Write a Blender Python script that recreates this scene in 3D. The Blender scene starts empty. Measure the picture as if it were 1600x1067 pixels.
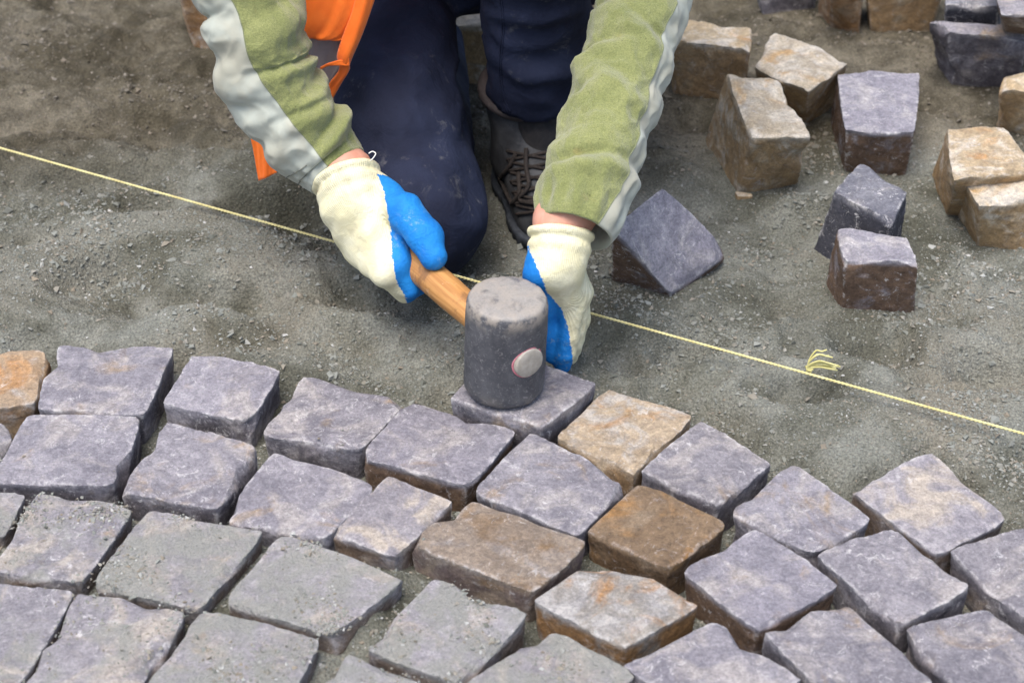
import bpy, math, random
import numpy as np
from mathutils import Vector, Matrix
from mathutils.bvhtree import BVHTree

# ------------------------------------------------------------------ camera, sky, sun, exposure
scene = bpy.context.scene
FPX = 3000.0; PITCH = math.radians(36.0); DIST = 2.0
CAM = np.array([0.0, -DIST*math.cos(PITCH), DIST*math.sin(PITCH)])
FW = np.array([0.0, math.cos(PITCH), -math.sin(PITCH)])
RT = np.array([1.0, 0.0, 0.0])
UP = np.array([0.0, math.sin(PITCH), math.cos(PITCH)])
cd = bpy.data.cameras.new('camera'); cam = bpy.data.objects.new('camera', cd)
scene.collection.objects.link(cam); scene.camera = cam
cam.location = CAM; cam.rotation_euler = (math.pi/2 - PITCH, 0, 0)
cd.sensor_width = 36.0; cd.lens = 36.0*FPX/1600.0
cd.clip_start = 0.05; cd.clip_end = 500.0
cd.dof.use_dof = True; cd.dof.focus_distance = 1.97; cd.dof.aperture_fstop = 7.0

SUN_DIR = np.array([-0.16, -0.24, 0.92]); SUN_DIR /= np.linalg.norm(SUN_DIR)
world = bpy.data.worlds.new('World'); scene.world = world; world.use_nodes = True
wn = world.node_tree.nodes; wl = world.node_tree.links
sky = wn.new('ShaderNodeTexSky'); sky.sky_type = 'NISHITA'; sky.sun_disc = False
sky.sun_elevation = math.asin(SUN_DIR[2]); sky.sun_rotation = math.atan2(SUN_DIR[0], SUN_DIR[1])
sky.air_density = 1.0; sky.dust_density = 4.0; sky.ozone_density = 1.0
bg = wn['Background']; wl.new(sky.outputs[0], bg.inputs[0]); bg.inputs[1].default_value = 0.14
sd = bpy.data.lights.new('sun', 'SUN'); sd.energy = 1.45; sd.angle = math.radians(34); sd.color = (1.0, 0.96, 0.905)
so = bpy.data.objects.new('sun', sd); scene.collection.objects.link(so)
so.rotation_euler = Vector(SUN_DIR).to_track_quat('Z', 'Y').to_euler(); so.location = (-2, 1.5, 4)
vs = scene.view_settings; vs.view_transform = 'Standard'; vs.look = 'None'; vs.gamma = 1.0
vs.exposure = 1.02; vs.use_curve_mapping = False
scene.cycles.use_denoising = True; scene.cycles.denoising_input_passes = 'RGB_ALBEDO_NORMAL'; scene.cycles.denoising_prefilter = 'ACCURATE'

# ------------------------------------------------------------------ helpers
COL = scene.collection
A = lambda *v: np.array(v, float)
def P(x, y, z=0.0):
    "point of the horizontal plane at height z seen at photograph position x, y"
    d = FW + RT*(x-800.0)/FPX - UP*(y-533.5)/FPX
    return CAM + d*(z-CAM[2])/d[2]
def PY(x, y, yy):
    d = FW + RT*(x-800.0)/FPX - UP*(y-533.5)/FPX
    return CAM + d*(yy-CAM[1])/d[1]
def unit(v):
    v = np.asarray(v, float); return v/np.linalg.norm(v)

_rs = np.random.RandomState(11)
_perm = np.concatenate([_rs.permutation(256)]*3)
_g = _rs.normal(size=(256, 3)); _g /= np.linalg.norm(_g, axis=1)[:, None]
def pn(p, off=0.0):
    "gradient noise, p (N,3) -> (N,) about -0.7..0.7"
    p = np.asarray(p, float) + off*17.31
    i = np.floor(p).astype(int); f = p - i; i &= 255
    w = f*f*f*(f*(f*6-15)+10)
    def gr(a, b, c):
        h = _perm[_perm[_perm[i[:, 0]+a]+i[:, 1]+b]+i[:, 2]+c]
        return _g[h, 0]*(f[:, 0]-a)+_g[h, 1]*(f[:, 1]-b)+_g[h, 2]*(f[:, 2]-c)
    def L(a, b, t): return a+(b-a)*t
    x00 = L(gr(0,0,0), gr(1,0,0), w[:, 0]); x10 = L(gr(0,1,0), gr(1,1,0), w[:, 0])
    x01 = L(gr(0,0,1), gr(1,0,1), w[:, 0]); x11 = L(gr(0,1,1), gr(1,1,1), w[:, 0])
    return L(L(x00, x10, w[:, 1]), L(x01, x11, w[:, 1]), w[:, 2])
def fbm(p, octv=4, off=0.0, gain=0.5):
    p = np.asarray(p, float); s = 0; a = 1.0
    for k in range(octv):
        s = s + a*pn(p*(2.03**k), off+k*3.7); a *= gain
    return s
def sstep(a, b, x):
    t = np.clip((x-a)/(b-a), 0, 1); return t*t*(3-2*t)

def mk(name, verts, faces, mat=None, parent=None, smooth=True, attrs=None, origin=None):
    verts = np.asarray(verts, float)
    if origin is not None: verts = verts - np.asarray(origin)
    me = bpy.data.meshes.new(name)
    me.from_pydata(verts.tolist() if len(verts) < 20000 else [tuple(v) for v in verts], [], faces if isinstance(faces, list) else faces.tolist())
    if attrs:
        for k, v in attrs.items():
            v = np.asarray(v, np.float32)
            if v.ndim == 1:
                a = me.attributes.new(k, 'FLOAT', 'POINT'); a.data.foreach_set('value', v)
            else:
                a = me.attributes.new(k, 'FLOAT_VECTOR', 'POINT'); a.data.foreach_set('vector', v.ravel())
    if smooth: me.polygons.foreach_set('use_smooth', [True]*len(me.polygons))
    if mat: me.materials.append(mat)
    me.validate(); me.update()
    o = bpy.data.objects.new(name, me); COL.objects.link(o)
    if origin is not None: o.location = origin
    if parent is not None:
        o.parent = parent
        o.matrix_parent_inverse = Matrix.Translation(-Vector(parent.matrix_world.translation if parent.parent is None else WLOC[parent.name])) if True else Matrix()
    WLOC[o.name] = tuple(origin) if origin is not None else (0, 0, 0)
    return o
WLOC = {}
def empty(name, loc):
    o = bpy.data.objects.new(name, None); COL.objects.link(o); o.location = loc
    o.empty_display_size = 0.05; WLOC[o.name] = tuple(loc)
    o.matrix_world = Matrix.Translation(Vector(loc))
    return o
def tag(o, label=None, cat=None, group=None, kind=None):
    if label: o['label'] = label
    if cat: o['category'] = cat
    if group: o['group'] = group
    if kind: o['kind'] = kind
    return o

def grid_faces(nr, nc, wrap=False, flip=False):
    r = np.arange(nr-1)[:, None]; c = np.arange(nc if wrap else nc-1)[None, :]
    c2 = (c+1) % nc
    f = np.stack([(r*nc+c), (r*nc+c2), ((r+1)*nc+c2), ((r+1)*nc+c)], -1).reshape(-1, 4)
    return f[:, ::-1] if flip else f
def catmull(pts, n):
    pts = np.asarray(pts, float); m = len(pts)
    seg = np.concatenate([[0], np.cumsum(np.linalg.norm(np.diff(pts[:, :3], axis=0), axis=1))])
    q = np.vstack([2*pts[0]-pts[1], pts, 2*pts[-1]-pts[-2]])
    s = np.linspace(0, seg[-1], n); out = []
    for v in s:
        k = min(np.searchsorted(seg, v, 'right')-1, m-2); t = (v-seg[k])/(seg[k+1]-seg[k])
        a, b, c, d = q[k], q[k+1], q[k+2], q[k+3]
        out.append(0.5*((2*b)+(c-a)*t+(2*a-5*b+4*c-d)*t*t+(3*b-a-3*c+d)*t**3))
    return np.array(out)
def frames(path, ref):
    T = np.gradient(path, axis=0); T /= np.linalg.norm(T, axis=1)[:, None]
    e1 = ref - T*(T@ref)[:, None]; e1 /= np.linalg.norm(e1, axis=1)[:, None]
    return T, e1, np.cross(T, e1)
def tube_vf(path, rad, ns=8, ref=None, cap=True):
    path = np.asarray(path, float); n = len(path)
    rad = np.broadcast_to(rad, (n,)) if np.ndim(rad) < 2 else rad
    if ref is None:
        d = path[-1]-path[0]; ref = A(0, 0, 1) if abs(unit(d + 1e-9)[2]) < 0.8 else A(1, 0, 0)
    T, e1, e2 = frames(path, ref)
    th = np.arange(ns)*2*math.pi/ns
    v = path[:, None] + rad[:, None, None]*(np.cos(th)[None, :, None]*e1[:, None]+np.sin(th)[None, :, None]*e2[:, None])
    v = v.reshape(-1, 3); f = grid_faces(n, ns, True).tolist()
    if cap:
        v = np.vstack([v, path[0], path[-1]]); a = n*ns; b = a+1
        for k in range(ns):
            f.append([a, (k+1) % ns, k]); f.append([b, (n-1)*ns+k, (n-1)*ns+(k+1) % ns])
    return v, f
def join_vf(lst):
    V = []; F = []; o = 0
    for v, f in lst:
        V.append(v); F += [[i+o for i in q] for q in f]; o += len(v)
    return np.vstack(V), F
def lathe_vf(prof, base, axis, ns=64, ref=None):
    axis = unit(axis); ref = A(0, 0, 1) if ref is None else ref
    if abs(axis@ref) > 0.9: ref = A(1, 0, 0)
    e1 = unit(ref-axis*(axis@ref)); e2 = np.cross(axis, e1)
    th = np.arange(ns)*2*math.pi/ns; prof = np.asarray(prof, float)
    v = np.asarray(base)+prof[:, 1][:, None, None]*axis+prof[:, 0][:, None, None]*(np.cos(th)[None, :, None]*e1+np.sin(th)[None, :, None]*e2)
    return v.reshape(-1, 3), grid_faces(len(prof), ns, True).tolist()

# signed distance bodies -> mesh (surface nets)
def cone_d(p, a, b, ra, rb):
    a = np.asarray(a, float); b = np.asarray(b, float); ab = b-a
    h = np.clip(((p-a)@ab)/max(ab@ab, 1e-9), 0, 1)
    return np.linalg.norm(p-a-h[:, None]*ab, axis=1)-(ra+(rb-ra)*h)
def smin(a, b, k):
    h = np.clip(0.5+0.5*(b-a)/k, 0, 1); return b+(a-b)*h-k*h*(1-h)
def prims_d(prims, k):
    def f(p):
        d = None
        for q in prims:
            e = cone_d(p, *q[:4]); kk = q[4] if len(q) > 4 else k
            d = e if d is None else smin(d, e, kk)
        return d
    return f
def prim_bounds(prims, pad):
    P_ = np.array([q[0] for q in prims]+[q[1] for q in prims]); R_ = np.array([q[2] for q in prims]+[q[3] for q in prims])
    return (P_-R_[:, None]).min(0)-pad, (P_+R_[:, None]).max(0)+pad
def surface(fn, lo, hi, h):
    n = np.ceil((np.asarray(hi)-lo)/h).astype(int)+1
    ax = [lo[i]+h*np.arange(n[i]) for i in range(3)]
    S = np.empty(n)
    yz = np.stack(np.meshgrid(ax[1], ax[2], indexing='ij'), -1).reshape(-1, 2)
    step = max(1, 250000//len(yz))
    for i in range(0, n[0], step):
        xs = ax[0][i:i+step]
        p = np.empty((len(xs), len(yz), 3)); p[:, :, 0] = xs[:, None]; p[:, :, 1:] = yz
        S[i:i+step] = fn(p.reshape(-1, 3)).reshape(len(xs), n[1], n[2])
    I = S < 0
    off = [(a, b, c) for a in (0, 1) for b in (0, 1) for c in (0, 1)]
    sl = lambda arr, o: arr[o[0]:n[0]-1+o[0], o[1]:n[1]-1+o[1], o[2]:n[2]-1+o[2]]
    cnt = sum(sl(I, o).astype(int) for o in off)
    cells = np.argwhere((cnt > 0) & (cnt < 8))
    idx = -np.ones(n-1, int); idx[tuple(cells.T)] = np.arange(len(cells))
    acc = np.zeros((len(cells), 3)); num = np.zeros(len(cells))
    for a in off:
        for d in range(3):
            if a[d] == 0:
                b = list(a); b[d] = 1
                sa = S[tuple((cells+a).T)]; sb = S[tuple((cells+b).T)]
                m = (sa < 0) != (sb < 0); t = np.where(m, sa/np.where(m, sa-sb, 1), 0)
                q = np.array(a, float)[None].repeat(len(cells), 0); q[:, d] += t
                acc[m] += q[m]; num[m] += 1
    V = lo+h*(cells+acc/num[:, None])
    F = []
    for d in range(3):
        u, v = (d+1) % 3, (d+2) % 3
        s0 = [slice(None)]*3; s1 = [slice(None)]*3; s0[d] = slice(0, -1); s1[d] = slice(1, None)
        for flip in (False, True):
            e = np.argwhere((I[tuple(s0)] & ~I[tuple(s1)]) if not flip else (~I[tuple(s0)] & I[tuple(s1)]))
            ok = (e[:, u] > 0) & (e[:, v] > 0) & (e[:, u] < n[u]-1) & (e[:, v] < n[v]-1); e = e[ok]
            q = []
            for du, dv in ((0, 0), (1, 0), (1, 1), (0, 1)):
                c = e.copy(); c[:, u] -= du; c[:, v] -= dv; q.append(idx[tuple(c.T)])
            q = np.stack(q, 1); F.append(q[:, ::-1] if flip else q)
    F = np.vstack(F); F = F[(F >= 0).all(1)]
    return V, F
def relax(V, F, it=2, lam=0.5):
    e = np.vstack([F[:, [0, 1]], F[:, [1, 2]], F[:, [2, 3]], F[:, [3, 0]]]); e = np.vstack([e, e[:, ::-1]])
    deg = np.bincount(e[:, 0], minlength=len(V)).clip(1)
    for _ in range(it):
        s = np.stack([np.bincount(e[:, 0], V[e[:, 1], k], len(V)) for k in range(3)], 1)/deg[:, None]
        V = V+lam*(s-V)
    return V
def bvh_of(V, F): return BVHTree.FromPolygons([Vector(v) for v in V], [list(map(int, f)) for f in F])
def ray_px(bvh, x, y):
    d = unit(FW+RT*(x-800.0)/FPX-UP*(y-533.5)/FPX)
    h = bvh.ray_cast(Vector(CAM), Vector(d)); return (None if h[0] is None else np.array(h[0])), -d

# ------------------------------------------------------------------ materials
class NT:
    def __init__(s, name):
        s.m = bpy.data.materials.new(name); s.m.use_nodes = True
        s.t = s.m.node_tree; s.n = s.t.nodes; s.l = s.t.links; s.b = s.n['Principled BSDF']
        s.co = s.n.new('ShaderNodeTexCoord')
    def link(s, a, b): s.l.new(a, b)
    def val(s, sock, v):
        if hasattr(v, 'is_output'): s.l.new(v, sock)
        elif isinstance(v, tuple) and len(v) == 3 and sock.type == 'RGBA': sock.default_value = (*v, 1)
        else: sock.default_value = v
    def noise(s, scale, detail=4, rough=0.55, dist=0.0, vec=None, out=0):
        k = s.n.new('ShaderNodeTexNoise'); k.inputs['Scale'].default_value = scale
        k.inputs['Detail'].default_value = detail; k.inputs['Roughness'].default_value = rough; k.inputs['Distortion'].default_value = dist
        s.l.new(vec if vec is not None else s.co.outputs['Object'], k.inputs['Vector']); return k.outputs[out]
    def vor(s, scale, vec=None, feature='F1', out='Distance'):
        k = s.n.new('ShaderNodeTexVoronoi'); k.inputs['Scale'].default_value = scale; k.feature = feature
        s.l.new(vec if vec is not None else s.co.outputs['Object'], k.inputs['Vector']); return k.outputs[out]
    def ramp(s, fac, lo, hi, a=0.0, b=1.0):
        k = s.n.new('ShaderNodeMapRange'); k.interpolation_type = 'SMOOTHSTEP'
        s.l.new(fac, k.inputs[0]); k.inputs[1].default_value = lo; k.inputs[2].default_value = hi
        k.inputs[3].default_value = a; k.inputs[4].default_value = b; return k.outputs[0]
    def math(s, op, a, b=0.0, c=0.0):
        k = s.n.new('ShaderNodeMath'); k.operation = op
        for i, v in enumerate((a, b, c)): s.val(k.inputs[i], v)
        return k.outputs[0]
    def mix(s, f, a, b, mode='MIX'):
        k = s.n.new('ShaderNodeMix'); k.data_type = 'RGBA'; k.blend_type = mode
        s.val(k.inputs[0], f); s.val(k.inputs[6], a); s.val(k.inputs[7], b); return k.outputs[2]
    def attr(s, name, out='Fac'):
        k = s.n.new('ShaderNodeAttribute'); k.attribute_name = name; return k.outputs[out]
    def bump(s, h, strength=0.5, dist=0.002, prev=None):
        k = s.n.new('ShaderNodeBump'); k.inputs['Strength'].default_value = strength; k.inputs['Distance'].default_value = dist
        s.l.new(h, k.inputs['Height'])
        if prev is not None: s.l.new(prev, k.inputs['Normal'])
        return k.outputs[0]
    def fin(s, col=None, rough=0.8, normal=None, spec=0.3, sheen=0.0):
        if col is not None: s.val(s.b.inputs['Base Color'], col)
        s.val(s.b.inputs['Roughness'], rough); s.b.inputs['Specular IOR Level'].default_value = spec
        if sheen: s.b.inputs['Sheen Weight'].default_value = sheen; s.b.inputs['Sheen Roughness'].default_value = 0.5
        if normal is not None: s.l.new(normal, s.b.inputs['Normal'])
        return s.m
    def rnd_vec(s):
        oi = s.n.new('ShaderNodeObjectInfo'); k = s.n.new('ShaderNodeVectorMath'); k.operation = 'MULTIPLY_ADD'
        cb = s.n.new('ShaderNodeCombineXYZ')
        for i, mlt in enumerate((31.0, 57.0, 23.0)): s.l.new(s.math('MULTIPLY', oi.outputs['Random'], mlt), cb.inputs[i])
        k2 = s.n.new('ShaderNodeVectorMath'); k2.operation = 'ADD'
        s.l.new(s.co.outputs['Object'], k2.inputs[0]); s.l.new(cb.outputs[0], k2.inputs[1]); return k2.outputs[0], oi.outputs['Random']

DUSTC = (0.235, 0.240, 0.205)
def stone_mat(name, c1, c2, c3, f3, c4, f4, white, cs, fs, dust):
    """c1/c2 body tones, c3 pale patches over share f3, c4 rust over share f4, white = scuffs and veins,
    cs = soiled colour of the split sides over share fs, dust = share of the upper face under sand dust"""
    s = NT(name); v, rnd = s.rnd_vec()
    col = s.mix(s.ramp(s.noise(16, 3, 0.6, 0.4, v), 0.34, 0.66), c1, c2)
    br = s.math('MULTIPLY_ADD', rnd, 0.26, 0.87)
    vv = s.n.new('ShaderNodeVectorMath'); vv.operation = 'SCALE'; s.l.new(col, vv.inputs[0]); s.l.new(br, vv.inputs[3]); col = vv.outputs[0]
    col = s.mix(s.math('MULTIPLY', s.math('FRACT', s.math('MULTIPLY', rnd, 7.31)), 0.38), col, tuple(0.55*a+0.45*b for a, b in zip(c1, (0.30, 0.275, 0.25))))
    n3 = s.noise(21, 6, 0.62, 0.9, v)
    t3 = 0.74-0.44*f3
    col = s.mix(s.math('MULTIPLY', s.ramp(n3, t3-0.07, t3+0.10), 0.85), col, c3)
    vo = s.n.new('ShaderNodeVectorMath'); vo.operation = 'ADD'; vo.inputs[1].default_value = (3.1, 7.7, 1.9); s.l.new(v, vo.inputs[0]); v2 = vo.outputs[0]
    n4 = s.noise(15, 6, 0.6, 0.8, v2); t4 = 0.76-0.46*f4
    col = s.mix(s.math('MULTIPLY', s.ramp(n4, t4-0.05, t4+0.12), 0.85), col, c4)
    up = s.attr('up')
    side = s.math('SUBTRACT', 1.0, up)
    ns = s.noise(24, 6, 0.65, 0.6, v2); ts = 0.78-0.56*fs
    col = s.mix(s.math('MULTIPLY', side, s.ramp(ns, ts-0.1, ts+0.1, 0.0, 0.92)), col, cs)
    # scuffs: pale crushed mineral, in flecks and along broken arrises
    w1 = s.ramp(s.noise(60, 9, 0.78, 1.8, v), 0.565, 0.605); w2 = s.ramp(s.noise(17, 4, 0.6, 0.5, v2), 0.40, 0.58)
    edge = s.math('MULTIPLY', s.ramp(s.attr('edge'), 0.90, 0.995), s.ramp(s.noise(75, 7, 0.75, 1.0, v2), 0.47, 0.58))
    fl = s.math('MULTIPLY', s.ramp(s.noise(210, 7, 0.8, 1.2, v2), 0.60, 0.635), s.ramp(s.noise(33, 3, 0.6, 0.4, v), 0.44, 0.56, 0.15, 1.0))
    wf = s.math('MULTIPLY', s.math('MAXIMUM', s.math('MULTIPLY', fl, 0.85), s.math('MAXIMUM', s.math('MULTIPLY', w1, w2), s.math('MULTIPLY', edge, 0.75))), white)
    col = s.mix(wf, col, (0.62, 0.61, 0.61))
    col = s.mix(1.0, col, s.mix(s.ramp(s.noise(75, 6, 0.7, 0.6, v2), 0.3, 0.7), (0.74, 0.74, 0.76), (1.2, 1.19, 1.17)), 'MULTIPLY')
    sp = s.noise(330, 5, 0.8, 0, v)
    col = s.mix(1.0, col, s.mix(s.ramp(sp, 0.3, 0.7), (0.72, 0.72, 0.72), (1.24, 1.23, 1.22)), 'MULTIPLY')
    dk = s.ramp(s.vor(170, v), 0.0, 0.22, 0.45, 1.0); dkm = s.ramp(s.noise(40, 3, 0.6, 0, v2), 0.5, 0.62)
    col = s.mix(dkm, col, s.mix(1.0, col, s.mix(dk, (0.5, 0.48, 0.46), (1, 1, 1)), 'MULTIPLY'))
    if dust > 0:
        nd = s.noise(26, 6, 0.66, 0.5, v2); td = 0.80-0.62*dust
        df = s.math('MULTIPLY', up, s.ramp(nd, td-0.12, td+0.10, 0, 0.85))
        col = s.mix(df, col, s.mix(s.noise(700, 2, 0.6, 0, v), (0.185, 0.188, 0.165), (0.37, 0.375, 0.345)))
    b = s.bump(s.noise(190, 8, 0.78, 0.5, v), 0.9, 0.0030)
    b = s.bump(s.noise(480, 5, 0.75, 0, v), 0.9, 0.0012, b)
    if dust > 0: b = s.bump(s.math('MULTIPLY', df, s.math('SUBTRACT', s.noise(380, 3, 0.7, 0, v), s.math('MULTIPLY', s.vor(300, v), 0.8))), 0.8, 0.0020, b)
    return s.fin(col, 0.82, b, 0.25)
PUR1, PUR2 = (0.215, 0.208, 0.239), (0.298, 0.288, 0.318)
CREAM, RUST, BROWN = (0.50, 0.44, 0.36), (0.40, 0.205, 0.075), (0.175, 0.115, 0.068)
DARKP = (0.112, 0.103, 0.118)
SM = {
 'p':  stone_mat('lilac_sandstone', PUR1, PUR2, (0.39, 0.365, 0.355), .42, (0.34, 0.255, 0.165), .31, .65, DARKP, .55, .0),
 'pb': stone_mat('lilac_sandstone_brown_sided', PUR1, (0.27, 0.260, 0.298), (0.38, 0.355, 0.345), .36, (0.30, 0.225, 0.15), .28, .6, (0.15, 0.092, 0.052), .78, .0),
 'pc': stone_mat('lilac_sandstone_cream_clouded', (0.25, 0.24, 0.270), (0.34, 0.325, 0.345), (0.47, 0.415, 0.345), .48, (0.38, 0.28, 0.17), .22, .6, (0.17, 0.12, 0.085), .6, .0),
 'pd': stone_mat('lilac_sandstone_dusty', (0.25, 0.242, 0.270), (0.33, 0.320, 0.340), (0.42, 0.38, 0.33), .45, (0.38, 0.27, 0.15), .22, .7, (0.19, 0.145, 0.11), .6, .34),
 'd':  stone_mat('lilac_sandstone_under_sand', (0.25, 0.242, 0.270), (0.33, 0.320, 0.340), (0.40, 0.36, 0.31), .4, (0.36, 0.27, 0.17), .2, .5, (0.18, 0.14, 0.11), .6, .50),
 'g':  stone_mat('slate_grey_sandstone', (0.15, 0.155, 0.19), (0.25, 0.255, 0.29), (0.38, 0.37, 0.37), .3, (0.3, 0.22, 0.14), .05, .9, (0.06, 0.062, 0.078), .75, .0),
 't':  stone_mat('tan_sandstone', (0.49, 0.375, 0.225), (0.57, 0.46, 0.30), (0.66, 0.61, 0.52), .46, (0.44, 0.235, 0.085), .34, .45, (0.42, 0.28, 0.145), .60, .0),
 'pl': stone_mat('pale_lilac_sandstone_brown_sided', (0.265, 0.258, 0.305), (0.335, 0.328, 0.372), (0.44, 0.42, 0.42), .36, (0.33, 0.26, 0.19), .18, .8, (0.155, 0.095, 0.055), .72, .0),
 'ts': stone_mat('tan_sett_sandstone', (0.36, 0.275, 0.175), (0.43, 0.345, 0.24), (0.46, 0.44, 0.41), .46, (0.40, 0.225, 0.09), .34, .45, (0.24, 0.155, 0.08), .60, .0),
 'o':  stone_mat('orange_sandstone', (0.45, 0.33, 0.21), (0.40, 0.30, 0.20), (0.46, 0.44, 0.42), .38, (0.42, 0.225, 0.09), .42, .5, (0.30, 0.165, 0.07), .5, .0),
 'b':  stone_mat('brown_sandstone', (0.215, 0.165, 0.12), (0.285, 0.235, 0.185), (0.30, 0.275, 0.26), .35, (0.22, 0.145, 0.08), .40, .55, (0.17, 0.13, 0.125), .5, .0),
 'k':  stone_mat('ochre_brown_sandstone', (0.18, 0.115, 0.058), (0.25, 0.165, 0.088), (0.29, 0.225, 0.155), .34, (0.34, 0.175, 0.05), .50, .3, (0.12, 0.075, 0.04), .6, .0),
 'r':  stone_mat('rust_stained_sandstone', (0.285, 0.265, 0.235), (0.345, 0.325, 0.29), (0.42, 0.41, 0.40), .48, (0.38, 0.19, 0.055), .52, .5, (0.28, 0.155, 0.06), .65, .0),
 'c':  stone_mat('cream_sandstone', (0.50, 0.425, 0.31), (0.56, 0.50, 0.395), (0.62, 0.58, 0.50), .48, (0.50, 0.32, 0.14), .36, .4, (0.37, 0.25, 0.125), .66, .0),
}

def ground_mat():
    s = NT('sand_and_soil')
    n1 = s.noise(3.2, 5, 0.6, 0.3); n2 = s.noise(11, 6, 0.65, 0.5)
    col = s.mix(s.ramp(n2, 0.3, 0.7), (0.126, 0.129, 0.106), (0.218, 0.224, 0.196))
    col = s.mix(s.ramp(n1, 0.48, 0.72, 0, .7), col, (0.190, 0.172, 0.134))
    soil = s.attr('soil')
    brown = s.mix(s.ramp(s.noise(18, 6, 0.7, 0.4), 0.35, 0.68), (0.085, 0.076, 0.056), (0.175, 0.158, 0.120))
    col = s.mix(soil, col, brown)
    f = s.noise(420, 4, 0.7)
    col = s.mix(1.0, col, s.mix(s.ramp(f, 0.3, 0.72), (0.62, 0.62, 0.62), (1.35, 1.35, 1.33)), 'MULTIPLY')
    col = s.mix(1.0, col, s.mix(s.ramp(s.noise(6.5, 6, 0.6, 0.8), 0.38, 0.6), (0.64, 0.63, 0.59), (1.16, 1.16, 1.17)), 'MULTIPLY')
    g = s.vor(260); h = s.math('ADD', s.math('MULTIPLY', g, -0.7), s.noise(480, 4, 0.7))
    b = s.bump(s.noise(70, 6, 0.7), 0.6, 0.006); b = s.bump(h, 0.9, 0.0028, b)
    return s.fin(col, 0.95, b, 0.12)
def grain_mat():
    s = NT('crushed_stone_grains'); r = s.attr('tone'); so_ = s.attr('soil')
    k = s.n.new('ShaderNodeValToRGB'); e = k.color_ramp.elements
    e[0].position = 0.0; e[0].color = (0.120, 0.126, 0.108, 1); e[1].position = 1.0; e[1].color = (0.42, 0.42, 0.40, 1)
    for p_, c_ in ((0.25, (0.185, 0.194, 0.172, 1)), (0.5, (0.235, 0.246, 0.224, 1)), (0.68, (0.22, 0.19, 0.145, 1)), (0.85, (0.31, 0.32, 0.30, 1))):
        q = e.new(p_); q.color = c_
    s.l.new(r, k.inputs[0])
    col = s.mix(s.math('MULTIPLY', so_, 0.8), k.outputs[0], s.mix(r, (0.07, 0.058, 0.043), (0.22, 0.19, 0.15)))
    return s.fin(col, 0.92, None, 0.15)
M = {}
M['ground'] = ground_mat(); M['grain'] = grain_mat()

def fleece_mat():
    s = NT('green_fleece'); o = s.co.outputs['Object']
    col = s.mix(s.ramp(s.noise(22, 5, 0.6, 0.3), 0.3, 0.7), (0.198, 0.222, 0.082), (0.260, 0.280, 0.112))
    col = s.mix(s.ramp(s.noise(40, 4, 0.6, 0.3), 0.62, 0.8, 0, .5), col, (0.27, 0.21, 0.08))
    pile = s.noise(650, 5, 0.75, 0.4)
    col = s.mix(1.0, col, s.mix(s.ramp(pile, 0.32, 0.68), (0.70, 0.71, 0.67), (1.24, 1.23, 1.20)), 'MULTIPLY')
    sp = s.math('MULTIPLY', s.ramp(s.vor(240), 0.10, 0.2, 1, 0), s.ramp(s.noise(60, 3, 0.6), 0.52, 0.6))
    col = s.mix(s.math('MULTIPLY', sp, 0.75), col, (0.06, 0.055, 0.02))
    b = s.bump(s.noise(160, 5, 0.7), 0.35, 0.003); b = s.bump(pile, 0.8, 0.0016, b)
    return s.fin(col, 0.95, b, 0.1, 0.4)
def nylon_mat():
    s = NT('pale_sage_nylon')
    col = s.mix(s.ramp(s.noise(17, 4, 0.6, 0.5), 0.35, 0.66), (0.350, 0.348, 0.280), (0.365, 0.395, 0.345))
    col = s.mix(s.ramp(s.noise(30, 6, 0.65, 0.3), 0.56, 0.78, 0, .55), col, (0.37, 0.34, 0.26))
    b = s.bump(s.noise(40, 5, 0.6, 0.8), 0.22, 0.004); b = s.bump(s.noise(900, 2, 0.5), 0.2, 0.0004, b)
    return s.fin(col, 0.6, b, 0.35, 0.1)
def navy_mat():
    s = NT('navy_work_trousers')
    col = s.mix(s.ramp(s.noise(9, 5, 0.6, 0.4), 0.35, 0.7), (0.0095, 0.0122, 0.0270), (0.0200, 0.0262, 0.0540))
    d = s.math('MULTIPLY', s.ramp(s.noise(45, 8, 0.75, 0.5), 0.55, 0.74), s.ramp(s.noise(9, 2, 0.5), 0.45, 0.6))
    col = s.mix(s.math('MULTIPLY', d, 0.6), col, (0.17, 0.17, 0.175))
    b = s.bump(s.noise(24, 5, 0.6, 0.5), 0.5, 0.010); b = s.bump(s.noise(800, 2, 0.5), 0.25, 0.0005, b)
    return s.fin(col, 0.85, b, 0.18)
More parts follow.
